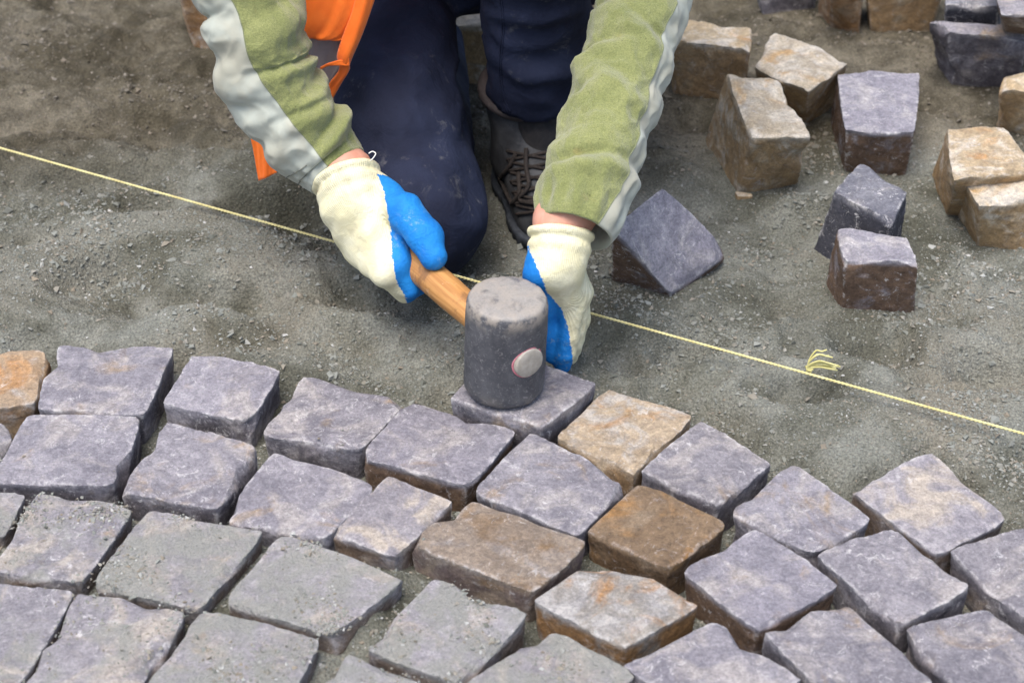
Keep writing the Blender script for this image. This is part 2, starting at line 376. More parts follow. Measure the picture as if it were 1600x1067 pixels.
def glove_mat():
    s = NT('knit_glove_blue_coated'); coat = s.attr('coat'); kn = s.attr('knit', 'Vector')
    wob = s.math('MULTIPLY_ADD', s.noise(260, 3, 0.6), 0.006, -0.003)
    cm = s.ramp(s.math('ADD', coat, wob), -0.0006, 0.0006)
    cream = s.mix(s.ramp(s.noise(40, 5, 0.6), 0.35, 0.7), (0.70, 0.66, 0.43), (0.78, 0.755, 0.56))
    grime = s.math('MULTIPLY', s.ramp(s.noise(24, 6, 0.68, 0.8), 0.46, 0.70), 0.6)
    cream = s.mix(grime, cream, (0.46, 0.42, 0.28))
    w = s.n.new('ShaderNodeTexWave'); w.wave_type = 'BANDS'; w.bands_direction = 'X'; w.inputs['Scale'].default_value = 130; w.inputs['Distortion'].default_value = 0.6; w.inputs['Detail'].default_value = 1
    s.l.new(kn, w.inputs['Vector'])
    w2 = s.n.new('ShaderNodeTexWave'); w2.wave_type = 'BANDS'; w2.bands_direction = 'Y'; w2.inputs['Scale'].default_value = 170; w2.inputs['Distortion'].default_value = 1.0
    s.l.new(kn, w2.inputs['Vector'])
    st = s.math('ADD', w.outputs['Fac'], s.math('MULTIPLY', w2.outputs['Fac'], 0.25))
    cream = s.mix(1.0, cream, s.mix(s.ramp(st, 0.2, 1.3), (0.92, 0.915, 0.89), (1.03, 1.03, 1.03)), 'MULTIPLY')
    blue = s.mix(s.ramp(s.noise(40, 5, 0.6, 0.3), 0.3, 0.75), (0.006, 0.150, 0.480), (0.014, 0.225, 0.610))
    scuff = s.math('MULTIPLY', s.ramp(s.noise(120, 7, 0.75, 0.5), 0.52, 0.64), s.ramp(s.noise(28, 2, 0.5), 0.42, 0.6))
    blue = s.mix(s.math('MULTIPLY', scuff, 0.6), blue, (0.20, 0.33, 0.42))
    col = s.mix(cm, cream, blue)
    b = s.bump(s.math('MULTIPLY', st, s.math('SUBTRACT', 1.0, cm)), 0.4, 0.0010); b = s.bump(s.noise(330, 4, 0.6), 0.45, 0.0012, b); b = s.bump(s.noise(70, 4, 0.6, 0.7), 0.5, 0.004, b)
    b = s.bump(cm, 0.5, 0.0008, b)
    return s.fin(col, s.math('MULTIPLY_ADD', cm, -0.20, 0.92), b, 0.25)
def simple(name, c1, c2, scale, rough=0.7, bs=300, bst=0.3, bd=0.001, spec=0.3, dirt=None, dth=0.6, sheen=0):
    s = NT(name)
    col = s.mix(s.ramp(s.noise(scale, 5, 0.62, 0.4), 0.32, 0.7), c1, c2)
    if dirt: col = s.mix(s.ramp(s.noise(scale*2.3, 7, 0.7, 0.6), dth, dth+0.12, 0, .75), col, dirt)
    b = s.bump(s.noise(bs, 5, 0.65), bst, bd)
    return s.fin(col, rough, b, spec, sheen)
def rubber_mat():
    s = NT('black_rubber_scuffed'); o = s.co.outputs['Object']
    col = s.mix(s.ramp(s.noise(34, 6, 0.65, 0.4), 0.35, 0.7), (0.050, 0.052, 0.060), (0.090, 0.093, 0.102))
    scr = s.ramp(s.noise(190, 9, 0.8, 1.4), 0.53, 0.62); col = s.mix(s.math('MULTIPLY', scr, 0.6), col, (0.24, 0.235, 0.235))
    up = s.attr('up'); d = s.math('MULTIPLY', up, s.ramp(s.noise(42, 7, 0.7, 0.4), 0.30, 0.52))
    col = s.mix(s.math('MULTIPLY', d, 0.9), col, s.mix(s.noise(500, 3, 0.6), (0.19, 0.18, 0.165), (0.36, 0.345, 0.32)))
    col = s.mix(s.math('MULTIPLY', s.attr('rim'), s.ramp(s.noise(60, 6, 0.7), 0.40, 0.58, 0, .7)), col, (0.34, 0.30, 0.25))
    b = s.bump(s.noise(420, 6, 0.7), 0.35, 0.0009); b = s.bump(s.noise(60, 4, 0.6), 0.25, 0.0025, b)
    return s.fin(col, 0.62, b, 0.4)
def wood_mat():
    s = NT('varnished_ash_handle'); g = s.attr('grain', 'Vector')
    mp = s.n.new('ShaderNodeMapping'); mp.inputs['Scale'].default_value = (1, 1, 0.06); s.l.new(g, mp.inputs['Vector'])
    n = s.noise(210, 5, 0.6, 0.5, mp.outputs[0])
    col = s.mix(s.ramp(n, 0.3, 0.7), (0.36, 0.165, 0.050), (0.52, 0.275, 0.095))
    wear = s.ramp(s.noise(42, 6, 0.65, 0.6), 0.52, 0.68); col = s.mix(s.math('MULTIPLY', wear, 0.85), col, (0.20, 0.10, 0.042))
    col = s.mix(s.ramp(s.noise(75, 6, 0.7, 0.4), 0.60, 0.70, 0, .6), col, (0.55, 0.41, 0.26))
    return s.fin(col, 0.5, s.bump(n, 0.3, 0.0008), 0.4)
M['fleece'] = fleece_mat(); M['nylon'] = nylon_mat(); M['navy'] = navy_mat(); M['glove'] = glove_mat()
M['rubber'] = rubber_mat(); M['wood'] = wood_mat()
M['endgrain'] = simple('pale_end_grain', (0.31, 0.285, 0.24), (0.41, 0.38, 0.33), 120, 0.8, 400, 0.4, 0.0008, dirt=(0.27, 0.25, 0.21), dth=0.58)
M['pink'] = simple('pink_paint', (0.48, 0.12, 0.17), (0.55, 0.25, 0.27), 300, 0.7, dirt=(0.2, 0.17, 0.17))
M['skin'] = simple('skin', (0.52, 0.25, 0.175), (0.60, 0.32, 0.235), 60, 0.55, 500, 0.25, 0.0006)
M['hair'] = simple('dark_hair', (0.02, 0.014, 0.01), (0.04, 0.028, 0.02), 200, 0.6)
M['orange'] = simple('fluorescent_orange_mesh', (0.95, 0.170, 0.014), (1.0, 0.215, 0.025), 30, 0.7, 60, 0.3, 0.003, sheen=0.2)
M['tape'] = simple('grey_reflective_tape', (0.24, 0.215, 0.22), (0.30, 0.27, 0.275), 40, 0.5, 200, 0.2, 0.001)
M['leather'] = simple('scuffed_grey_leather', (0.030, 0.031, 0.034), (0.068, 0.071, 0.076), 34, 0.6, 180, 0.45, 0.002, dirt=(0.02, 0.022, 0.028), dth=0.56)
M['boot_dark'] = simple('dark_boot_fabric', (0.014, 0.014, 0.016), (0.032, 0.030, 0.030), 60, 0.85, 350, 0.5, 0.0012)
M['collar'] = simple('padded_taupe_collar', (0.060, 0.048, 0.046), (0.085, 0.070, 0.066), 60, 0.85, 500, 0.4, 0.001)
M['sole'] = simple('boot_sole_rubber', (0.022, 0.026, 0.034), (0.045, 0.052, 0.064), 60, 0.8, 250, 0.4, 0.0015, dirt=(0.13, 0.13, 0.12))
M['lace'] = simple('brown_bootlace', (0.020, 0.016, 0.014), (0.040, 0.032, 0.028), 200, 0.85, 700, 0.5, 0.0008)
M['thread'] = simple('white_thread', (0.7, 0.7, 0.66), (0.8, 0.8, 0.76), 300)
M['seam'] = simple('green_stitching', (0.16, 0.18, 0.10), (0.22, 0.24, 0.14), 300)
M['stitch'] = simple('dark_thread', (0.13, 0.135, 0.11), (0.19, 0.20, 0.165), 300)
M['steel'] = simple('rusty_steel_pin', (0.10, 0.055, 0.03), (0.20, 0.13, 0.08), 60, 0.7)
def string_mat():
    s = NT('yellow_mason_line')
    col = s.mix(s.ramp(s.noise(55, 5, 0.6), 0.3, 0.7), (0.56, 0.49, 0.22), (0.68, 0.63, 0.33))
    return s.fin(col, 0.75, s.bump(s.noise(900, 3, 0.6), 0.4, 0.0005), 0.3)
M['string'] = string_mat()
M['knot'] = simple('yellow_string_tuft', (0.50, 0.46, 0.17), (0.64, 0.60, 0.29), 120, 0.8, 900, 0.5, 0.0006)

# ------------------------------------------------------------------ setts: outlines of the upper faces (far-left, far-right, near-right, near-left)
SETTS = [
 ('o',  [(-70,548),(76,549),(52,632),(-78,638)]),
 ('p',  [(93,543),(269,546),(223,646),(60,639)]),
 ('p',  [(303,557),(438,579),(389,658),(255,627)]),
 ('p', [(474,587),(629,625),(561,702),(410,677)]),
 ('pb', [(640,626),(804,674),(729,757),(567,714)]),
 ('ts', [(952,606),(1079,652),(990,737),(872,684)]),
 ('p',  [(1095,665),(1204,721),(1120,788),(1004,735)]),
 ('p',  [(-120,650),(6,652),(17,684),(-30,722)]),
 ('p',  [(43,648),(217,651),(180,760),(-8,753)]),
 ('p',  [(262,660),(403,706),(338,791),(191,769)]),
 ('p',  [(430,708),(587,756),(507,845),(348,805)]),
 ('pc', [(607,742),(705,783),(617,868),(520,832)]),
 ('p',  [(828,678),(979,751),(902,834),(742,769)]),
 ('k',  [(1002,757),(1135,816),(1044,890),(920,827)]),
 ('p',  [(1240,728),(1359,814),(1274,867),(1142,802)]),
 ('pc', [(1453,710),(1569,808),(1463,865),(1333,762)]),
 ('d',  [(-100,768),(37,769),(3,832),(-115,822)]),
 ('pd', [(59,766),(207,793),(127,908),(-10,890)]),
 ('d',  [(233,800),(410,832),(309,951),(147,912)]),
 ('d',  [(441,838),(629,905),(524,990),(355,939)]),
 ('b',  [(737,778),(913,851),(828,923),(641,850)]),
 ('r',  [(942,871),(1092,941),(976,1008),(834,938)]),
 ('pb', [(1180,825),(1307,912),(1183,979),(1068,888)]),
 ('p',  [(1394,823),(1514,917),(1404,977),(1279,866)]),
 ('p',  [(1612,824),(1735,905),(1615,973),(1485,863)]),
 ('pd', [(-90,902),(113,927),(26,1066),(-120,1040)]),
 ('pd', [(128,922),(289,961),(200,1100),(32,1074)]),
 ('d',  [(313,954),(497,998),(440,1110),(228,1077)]),
 ('d',  [(547,1021),(655,1068),(600,1150),(462,1088)]),
 ('d',  [(678,901),(823,959),(718,1064),(575,1011)]),
 ('d',  [(861,979),(989,1054),(880,1140),(727,1070)]),
 ('p',  [(1120,972),(1248,1062),(1115,1140),(977,1037)]),
 ('p', [(1320,941),(1460,1064),(1340,1130),(1191,987)]),
 ('p',  [(1548,953),(1672,1042),(1537,1118),(1412,983)]),
]
SETT_LABEL = {0: 'orange and buff sett', 5: 'tan sett with pale grey centre', 13: 'ochre brown sett', 20: 'brown topped sett with lilac side', 21: 'pale sett with rust stain', 11: 'small cream clouded sett'}
HAMMERED = [(703,620),(786,545),(931,598),(850,666)]
EXTRA = []   # setts just outside the picture, laid on in the same rows
def quad(px, z=0.0): return np.array([P(x, y, z) for x, y in px])
QUADS = [quad(q) for _, q in SETTS]
low = [25, 26, 27, 28, 30, 31, 32, 33]
for k in (1, 2):
    for i in low: EXTRA.append((SETTS[i][0], QUADS[i]+A(0.012*k, -0.152*k, 0)))
for i, dx in ((1, -0.26), (9, -0.44), (17, -0.27), (26, -0.30), (24, 0.155), (33, 0.17), (24, 0.31)):
    EXTRA.append((SETTS[i][0], QUADS[i]+A(dx, -0.004 if dx < 0 else -0.075*abs(dx)/0.155, 0)))
HQ = quad(HAMMERED, 0.013)
ALLQ = QUADS+[q for _, q in EXTRA]+[HQ]

def poly_sd(x, y, q):
    "signed distance-like value to a convex quad (clockwise seen from above)"
    d = np.full(x.shape, -1e9)
    for i in range(4):
        a, b = q[i], q[(i+1) % 4]; e = b[:2]-a[:2]; nrm = np.array([-e[1], e[0]])/np.linalg.norm(e)
        d = np.maximum(d, (x-a[0])*nrm[0]+(y-a[1])*nrm[1])
    return d

# loose stones: px of the upper face + height, px of the lower face + height
LOOSE = [
 ('c', [(1136,112),(1216,127),(1266,214),(1174,212)], .065, [(1093,222),(1212,212),(1243,285),(1150,302)], -.04, 'big tan block with brown left face behind the lilac diamond stone'),
 ('pl', [(1309,107),(1437,116),(1429,206),(1322,206)], .036, [(1294,195),(1405,210),(1413,278),(1322,270)], -.042, 'upright lilac block with flecked white top beside the cream boulder'),
 ('g', [(1305,300),(1347,255),(1418,298),(1396,346)], .045, [(1260,402),(1345,345),(1408,385),(1362,440)], -.045, 'slate blue block leaning behind the brown fronted sett'),
 ('pl', [(1310,352),(1415,372),(1434,410),(1319,404)], .040, [(1284,452),(1420,430),(1433,492),(1314,485)], -.042, 'sett with rough brown front and pale lilac top, nearest the string'),
 ('t', [(1481,199),(1568,199),(1622,262),(1490,282)], .058, [(1453,268),(1560,280),(1612,345),(1480,328)], -.04, 'tan block tucked behind the cream ridged one at the right edge'),
 ('c', [(1500,265),(1614,270),(1630,305),(1529,322)], .040, [(1489,325),(1600,350),(1600,402),(1530,386)], -.045, 'cream ridged block in front of the tan one at the right edge'),
 ('t', [(1572,114),(1680,112),(1672,142),(1563,140)], .045, [(1566,165),(1665,165),(1660,232),(1560,200)], -.04, 'pale banded block cut by the right edge below the stone pile'),
 ('p', [(1448,33),(1592,38),(1612,56),(1482,50)], .058, [(1470,92),(1590,96),(1588,137),(1486,131)], -.036, 'dark purple block with pinkish left side at the front of the pile'),
 ('g', [(1487,-34),(1568,-30),(1560,10),(1476,8)], .066, [(1480,45),(1565,50),(1556,98),(1478,95)], -.035, 'dark slate stone behind the purple block in the pile'),
 ('pc', [(1546,-62),(1645,-60),(1646,28),(1564,24)], .128, [(1556,-8),(1640,-5),(1648,58),(1569,51)], .060, 'pale wedge with tan left side lying on top of the purple block'),
 ('t', [(1350,-72),(1482,-70),(1477,-34),(1352,-35)], .055, [(1362,15),(1465,12),(1452,50),(1364,51)], -.038, 'pinkish tan block standing at the left of the stone pile'),
 ('o', [(1277,-62),(1352,-60),(1348,-24),(1298,-20)], .050, [(1280,22),(1344,10),(1343,53),(1302,42)], -.038, 'narrow orange brown stone beside the pinkish tan block'),
 ('p', [(1172,-104),(1280,-100),(1276,-62),(1178,-55)], .045, [(1184,-22),(1276,-22),(1274,13),(1196,27)], -.038, 'purple stone at the top edge left of the orange brown one'),
 ('t', [(1050,28),(1173,44),(1171,78),(1045,64)], .050, [(1055,100),(1165,105),(1160,160),(1052,152)], -.042, 'buff block half hidden behind the green sleeve'),
 ('c', [(1180,104),(1208,52),(1326,94),(1262,141)], .046, [(1182,172),(1225,130),(1300,168),(1262,192)], -.045, 'cream cracked boulder behind the big tan block'),
 ('o', [(276,-62),(392,-60),(395,-15),(280,-8)], .050, [(284,12),(385,10),(380,90),(306,74)], -.038, 'tan stone peeping out behind the pale sleeve on the left'),
 ('c', [(676,6),(775,4),(772,38),(680,40)], .055, [(688,100),(762,98),(760,134),(690,136)], -.040, 'pale tan stone seen between the kneeling legs'),
]
KNEE_FOOT = [(640, 330), (735, 330), (738, 408), (655, 412)]; BOOT_FOOT = [(775, 235), (870, 240), (925, 395), (805, 402)]
LOOSE_FEET = [quad(KNEE_FOOT, -0.034), quad(BOOT_FOOT, -0.034)]+[quad(bp, -0.035) for _, _, _, bp, zb, _ in LOOSE if zb < 0]+[quad([(953,450),(1036,372),(1139,394),(1048,459)], -0.03)]
# ------------------------------------------------------------------ ground
def stretch(a, b, step, far, ratio=1.12):
    core = np.arange(a, b+step/2, step); lo = []; s = step; v = a
    while v > -far: s *= ratio; v -= s; lo.append(v)
    hi = []; s = step; v = b
    while v < far: s *= ratio; v += s; hi.append(v)
    return np.concatenate([lo[::-1], core, hi])
gx = stretch(-0.86, 0.86, 0.0042, 90.0); gy = stretch(-0.56, 1.02, 0.0042, 90.0)
GX, GY = np.meshgrid(gx, gy)
def height(x, y):
    sh = x.shape; x = x.ravel(); y = y.ravel()
    p = np.stack([x, y, np.zeros_like(x)], 1)
    near = (np.abs(x) < 3) & (np.abs(y) < 3)
    nf = near*(1-sstep(0.0, 0.45, np.maximum(np.maximum(np.abs(x)-0.86, y-1.02), -0.56-y)))
    z = np.full(x.shape, -0.033)
    z += np.where(near, 0.020*fbm(p*4.2, 3, 1.0), 0)
    soil = sstep(0.31, 0.50, y+0.13*pn(p*5, 2.0)-0.06*sstep(0.1, 0.5, x))
    z += nf*(0.013*fbm(p*17, 4, 3.0, 0.55)*(0.45+0.8*soil))
    z += nf*0.0058*fbm(p*62, 3, 4.0, 0.62)
    # ridge and furrow lumps of freshly raked bedding
    r = 1-np.abs(fbm(p*A(7, 9, 1), 2, 8.0))*2.4
    z += near*0.024*np.clip(r, -0.5, 1)*(1-0.45*soil)-near*0.010
    wv = 1-np.abs(fbm(p*A(16, 20, 1)+0.6*np.stack([pn(p*6, 4.4)]*3, 1), 2, 15.0))*2.6
    z += nf*0.006*np.clip(wv, -0.4, 1)
    def pit(px, py, rad, dep, rim=0.35, sx=1.0, sy=1.0, flat=1.0):
        dep = dep*2.1; c = P(px, py, -0.03); d = np.hypot((x-c[0])/sx, (y-c[1])/sy)/rad
        d = d*(1+0.25*pn(p*9, px*0.01))
        return -dep*np.exp(-(d**2)**flat)+dep*rim*np.exp(-((d-1.35)/0.38)**2)
    z += pit(1375, 548, 0.042, 0.017, 0.45, 1.1, 0.9, 1.6)
    z += pit(1240, 628, 0.040, 0.013, 0.4, 1.2, 0.8)
    z += pit(1130, 480, 0.06, 0.008, 0.3, 1.6, 0.8)
    z += pit(190, 448, 0.085, 0.016, 0.35, 1.0, 1.0, 1.8)
    z += pit(385, 475, 0.055, 0.014, 0.4, 1.2, 0.8)
    z += pit(505, 380, 0.045, 0.016, 0.4, 1.2, 0.7)
    z += pit(470, 335, 0.065, 0.030, 0.3, 1.4, 0.8)
    z += pit(80, 318, 0.11, 0.014, 0.4, 1.3, 0.75, 2.2)
    z += pit(1200, 440, 0.07, 0.014, 0.3, 1.2, 0.9)
    z += pit(1330, 455, 0.08, 0.012, 0.2, 1.2, 0.8)
    z += pit(620, 560, 0.06, 0.010, 0.3, 1.4, 0.7)
    z += -pit(1430, 660, 0.09, 0.013, 0.0, 1.6, 0.7)
    z += -pit(330, 400, 0.10, 0.012, 0.0, 1.2, 0.9)
    z += pit(300, 330, 0.06, 0.012, 0.4, 1.5, 0.6, 1.5)
    z += pit(560, 470, 0.05, 0.012, 0.45, 1.0, 0.8, 1.4)
    z += pit(1030, 545, 0.05, 0.010, 0.4, 1.4, 0.7, 1.4)
    z += pit(1520, 600, 0.06, 0.010, 0.4, 1.3, 0.7, 1.4)
    z += pit(1290, 380, 0.07, 0.010, 0.3, 1.2, 0.8, 1.4)
    z += pit(60, 390, 0.05, 0.010, 0.4, 1.4, 0.7, 1.6)
    z += -pit(330, 505, 0.05, 0.010, 0.0, 2.2, 0.5)
    z += -pit(1080, 455, 0.06, 0.010, 0.0, 1.6, 0.7)
    z += -pit(60, 470, 0.07, 0.010, 0.0, 1.0, 1.3)
    z = -0.007-0.006*np.log1p(np.exp(np.clip(-(z+0.007)/0.006, -30, 30)))
    dm = np.full(x.shape, 1e9)
    for q in ALLQ:
        c = q.mean(0); m = (np.abs(x-c[0]) < 0.16) & (np.abs(y-c[1]) < 0.16)
        dm[m] = np.minimum(dm[m], poly_sd(x[m], y[m], q))
    for q in LOOSE_FEET:
        c = q.mean(0); m = (np.abs(x-c[0]) < 0.2) & (np.abs(y-c[1]) < 0.2)
        dd = poly_sd(x[m], y[m], q); w_ = np.exp(-(np.clip(dd, 0, None)/0.035)**2); z[m] = z[m]*(1-w_)+w_*(-0.036+0.004*pn(p[m]*30, 6.0)); z[m] += 0.005*np.exp(-((dd-0.006)/0.012)**2)*(0.5+1.4*pn(p[m]*22, 3.0))
    inn = 1-sstep(0.004, 0.034, dm)
    c1 = P(612, 935, -0.02); c2 = P(560, 1000, -0.02)
    fill = np.exp(-((x-c1[0])**2+(y-c1[1])**2)/0.03**2)+0.8*np.exp(-((x-c2[0])**2+(y-c2[1])**2)/0.03**2)
    leftlow = sstep(-0.16, -0.34, y)*sstep(0.05, -0.2, x)
    joint = -0.041+0.010*pn(p*14, 5.0)+0.004*fbm(p*60, 2, 6.0)+0.042*np.clip(fill, 0, 1)+0.020*leftlow
    z = z*(1-inn)+np.minimum(joint, z+0.01)*inn
    return z.reshape(sh), soil.reshape(sh), inn.reshape(sh), dm.reshape(sh)
GZ, SOIL, INN, DM = height(GX, GY)
def gsample(x, y, arr=None):
    arr = GZ if arr is None else arr
    i = np.clip(np.searchsorted(gx, x)-1, 0, len(gx)-2); j = np.clip(np.searchsorted(gy, y)-1, 0, len(gy)-2)
    u = (x-gx[i])/(gx[i+1]-gx[i]); v = (y-gy[j])/(gy[j+1]-gy[j])
    return (arr[j, i]*(1-u)+arr[j, i+1]*u)*(1-v)+(arr[j+1, i]*(1-u)+arr[j+1, i+1]*u)*v
gv = np.stack([GX, GY, GZ], -1).reshape(-1, 3)
ground = mk('ground', gv, grid_faces(len(gy), len(gx)), M['ground'], attrs={'soil': SOIL.ravel()})
tag(ground, 'loose grey green sand bed with brown soil behind', kind='structure')

# loose grains of crushed stone
rng = np.random.RandomState(5)
OCT_F = np.array([[0,2,4],[2,1,4],[1,3,4],[3,0,4],[2,0,5],[1,2,5],[3,1,5],[0,3,5]])
def grains(pos, size, flat=0.7):
    n = len(pos)
    base = np.array([[1,0,0],[-1,0,0],[0,1,0],[0,-1,0],[0,0,1],[0,0,-1]], float)
    v = base[None]*(0.7+0.6*rng.rand(n, 6, 1))+0.28*rng.normal(size=(n, 6, 3))
    v *= np.stack([np.ones(n), 0.65+0.5*rng.rand(n), flat*(0.7+0.5*rng.rand(n))], 1)[:, None]
    a = rng.rand(n)*6.283; t = rng.normal(size=n)*0.45
    ca, sa, ct, st = np.cos(a), np.sin(a), np.cos(t), np.sin(t)
    x = v[:, :, 0]*ct[:, None]-v[:, :, 2]*st[:, None]; zz = v[:, :, 0]*st[:, None]+v[:, :, 2]*ct[:, None]
    X = x*ca[:, None]-v[:, :, 1]*sa[:, None]; Y = x*sa[:, None]+v[:, :, 1]*ca[:, None]
    v = np.stack([X, Y, zz], -1)*size[:, None, None]+pos[:, None]
    f = (OCT_F[None]+6*np.arange(n)[:, None, None]).reshape(-1, 3)
    return v.reshape(-1, 3), f
N = 150000
yy = -0.46+1.42*rng.rand(N)**1.15; half = 0.50+(yy+0.46)*0.24; xx = (rng.rand(N)*2-1)*half
p3 = np.stack([xx, yy, np.zeros(N)], 1)
dens = 0.32+1.8*np.clip(fbm(p3*A(6, 8, 1), 3, 12.0)+0.22, 0, 0.6)
sl_ = gsample(xx, yy, SOIL); inn_ = gsample(xx, yy, INN); dmm = gsample(xx, yy, DM)
keep = (rng.rand(N) < dens*(1-0.45*sl_)) & (dmm > 0.002)
xx, yy, sl_, p3 = xx[keep], yy[keep], sl_[keep], p3[keep]
size = 0.00100*np.exp(rng.normal(size=len(xx))*0.48)*(1+0.5*np.clip(pn(p3*7, 3.3)*2, -0.5, 1))
big = rng.rand(len(xx)) < 0.03; size[big] *= 2.1; size = np.clip(size, 0.0007, 0.0048)
pos = np.stack([xx, yy, gsample(xx, yy)+size*0.25], 1)
v, f = grains(pos, size)
tone = np.repeat(np.clip(0.45+0.22*rng.normal(size=len(xx))+0.25*pn(p3*6, 9.9), 0, 1), 6)
gravel = mk('loose_gravel', v, f, M['grain'], smooth=False, attrs={'tone': tone, 'soil': np.repeat(sl_, 6)})
tag(gravel, 'fine grey green crushed stone scattered over the sand', 'gravel', kind='stuff')

# ------------------------------------------------------------------ stones
_box = {}
def box_surface(n):
    if n in _box: return _box[n]
    t = np.linspace(-1, 1, n+1); t = np.sign(t)*(1-(1-np.abs(t))**1.45)
    ids = {}; V = []; F = []
    def vid(i, j, k):
        key = (i, j, k)
        if key not in ids: ids[key] = len(V); V.append((t[i], t[j], t[k]))
        return ids[key]
    for ax in range(3):
        for side in (0, n):
            for a in range(n):
                for b in range(n):
                    q = []
                    for da, db in ((0, 0), (1, 0), (1, 1), (0, 1)):
                        c = [0, 0, 0]; c[ax] = side; c[(ax+1) % 3] = a+da; c[(ax+2) % 3] = b+db; q.append(vid(*c))
                    F.append(q if side else q[::-1])
    _box[n] = (np.array(V), F); return _box[n]
def stone_vf(top, bot, seed, n=22, rnd=0.09, rough=1.0, chips=1.0, ledge=1.0, corner=0.05):
    q, F = box_surface(n); rs = np.random.RandomState(seed)
    inner = np.clip(q, -(1-rnd), 1-rnd); d = q-inner; L = np.linalg.norm(d, axis=1)
    qq = np.where(L[:, None] > 1e-9, inner+rnd*d/np.maximum(L, 1e-9)[:, None], q)
    cr_ = corner*(0.6+0.8*rs.rand(4)); cw = np.where(qq[:, 0] < 0, np.where(qq[:, 1] > 0, cr_[0], cr_[3]), np.where(qq[:, 1] > 0, cr_[1], cr_[2]))
    u8, v8 = qq[:, 0]**8, qq[:, 1]**8
    bu, bv = 0.004+0.022*rs.rand(2)
    qq = np.stack([qq[:, 0]*(1-cw*v8+bu*(1-qq[:, 1]**2)), qq[:, 1]*(1-cw*u8+bv*(1-qq[:, 0]**2)), qq[:, 2]], 1)
    u, v, w = (qq[:, 0]+1)/2, (qq[:, 1]+1)/2, (qq[:, 2]+1)/2
    def bil(c): return (c[3][None]*((1-u)*(1-v))[:, None]+c[2][None]*(u*(1-v))[:, None]+c[1][None]*(u*v)[:, None]+c[0][None]*((1-u)*v)[:, None])
    X = bil(bot)*(1-w)[:, None]+bil(top)*w[:, None]
    cen = X.mean(0); o = seed*1.37; Y = X-cen
    nv = lambda s, k: np.stack([fbm(Y*s, 2, o+k+j*5.1) for j in range(3)], 1)
    X = X+0.0013*rough*nv(13, 0.0)+0.0009*rough*nv(45, 1.0)+0.0013*rough*nv(110, 2.0)+0.0008*rough*nv(250, 3.0)
    # cleft ledges on the faces
    nr = unit(np.cross(top[1]-top[3], top[0]-top[2])); nr = nr if nr[2] > 0 else -nr
    up = sstep(0.80, 0.97, q[:, 2])
    led = fbm(Y*A(11, 11, 2)+A(o, 0, 0), 3, o+7); X += nr*(up*0.0016*ledge*(sstep(0.02, 0.07, led)+0.6*sstep(-0.20, -0.16, led)-0.8))[:, None]
    # broken arrises and corners
    C8 = np.vstack([top, bot])
    for _ in range(int(9*chips)):
        i = rs.randint(4); j = (i+1) % 4
        kind = rs.rand()
        if kind < 0.55: a, b = top[i], top[j]
        elif kind < 0.8: a, b = top[i], bot[i]
        else: a, b = top[i], top[i]
        m = a+(b-a)*rs.uniform(0.1, 0.9); nn = m-cen; ed = b-a
        if kind < 0.8: ed = unit(ed); nn = nn-ed*(nn@ed)
        nn = unit(unit(nn)+0.22*rs.normal(size=3)); dep = rs.uniform(0.0005, 0.0022)*(1.6 if kind >= 0.8 else 1.0)
        ex = (X-m)@nn+dep; loc = np.exp(-(np.linalg.norm(X-m, axis=1)/0.028)**2)
        X -= nn*(np.clip(ex, 0, None)*np.clip(loc*1.8, 0, 1))[:, None]
    aq = np.sort(np.abs(q), axis=1)
    return X, F, {'edge': aq[:, 1], 'up': up, 'spread': ((1.001-np.abs(q[:, 0]))*(1.001-np.abs(q[:, 1])))**0.31}, cen
def stone(name, top, bot, mat, seed, parent=None, **kw):
    X, F, at, cen = stone_vf(np.asarray(top), np.asarray(bot), seed, **kw)
    o = mk(name, X, F, SM[mat], parent, attrs=at, origin=cen); o.data.set_sharp_from_angle(angle=math.radians(38))
    return o, X, at
def grow(q, f): c = q.mean(0); return c+(q-c)*f

pavement = tag(empty('pavement', (0, -0.25, 0)), 'curved rows of square stone setts laid on sand', kind='structure')
TOPS = {}; SPREAD = {}
for i, (m, _) in enumerate(SETTS):
    rs = np.random.RandomState(100+i); t = grow(QUADS[i], 1.048)
    t[:, 2] += rs.normal(size=4)*0.0016
    b = grow(QUADS[i], 0.90+0.05*rs.rand())+A(0, 0, -0.095)
    o, X, at = stone('sett', t, b, m, 10+i, pavement, n=40, rnd=0.012+0.014*rs.rand(), rough=0.8, corner=0.042)
    TOPS[i] = X[at['up'] > 0.9]; SPREAD[i] = at['spread'][at['up'] > 0.9]
    if i in SETT_LABEL: o['label'] = SETT_LABEL[i]
for i, (m, q) in enumerate(EXTRA):
    stone('sett', q, grow(q, 0.87)+A(0, 0, -0.095), m, 60+i, pavement, n=14, rnd=0.05, rough=0.85)
ho, hX, hat = stone('paving_sett', grow(HQ, 1.015), grow(HQ, 0.88)+A(0, 0, -0.095), 'p', 777, n=26, rnd=0.035, rough=0.7, corner=.02)
tag(ho, 'lilac grey stone sett being driven in under the black mallet', 'paving stone')

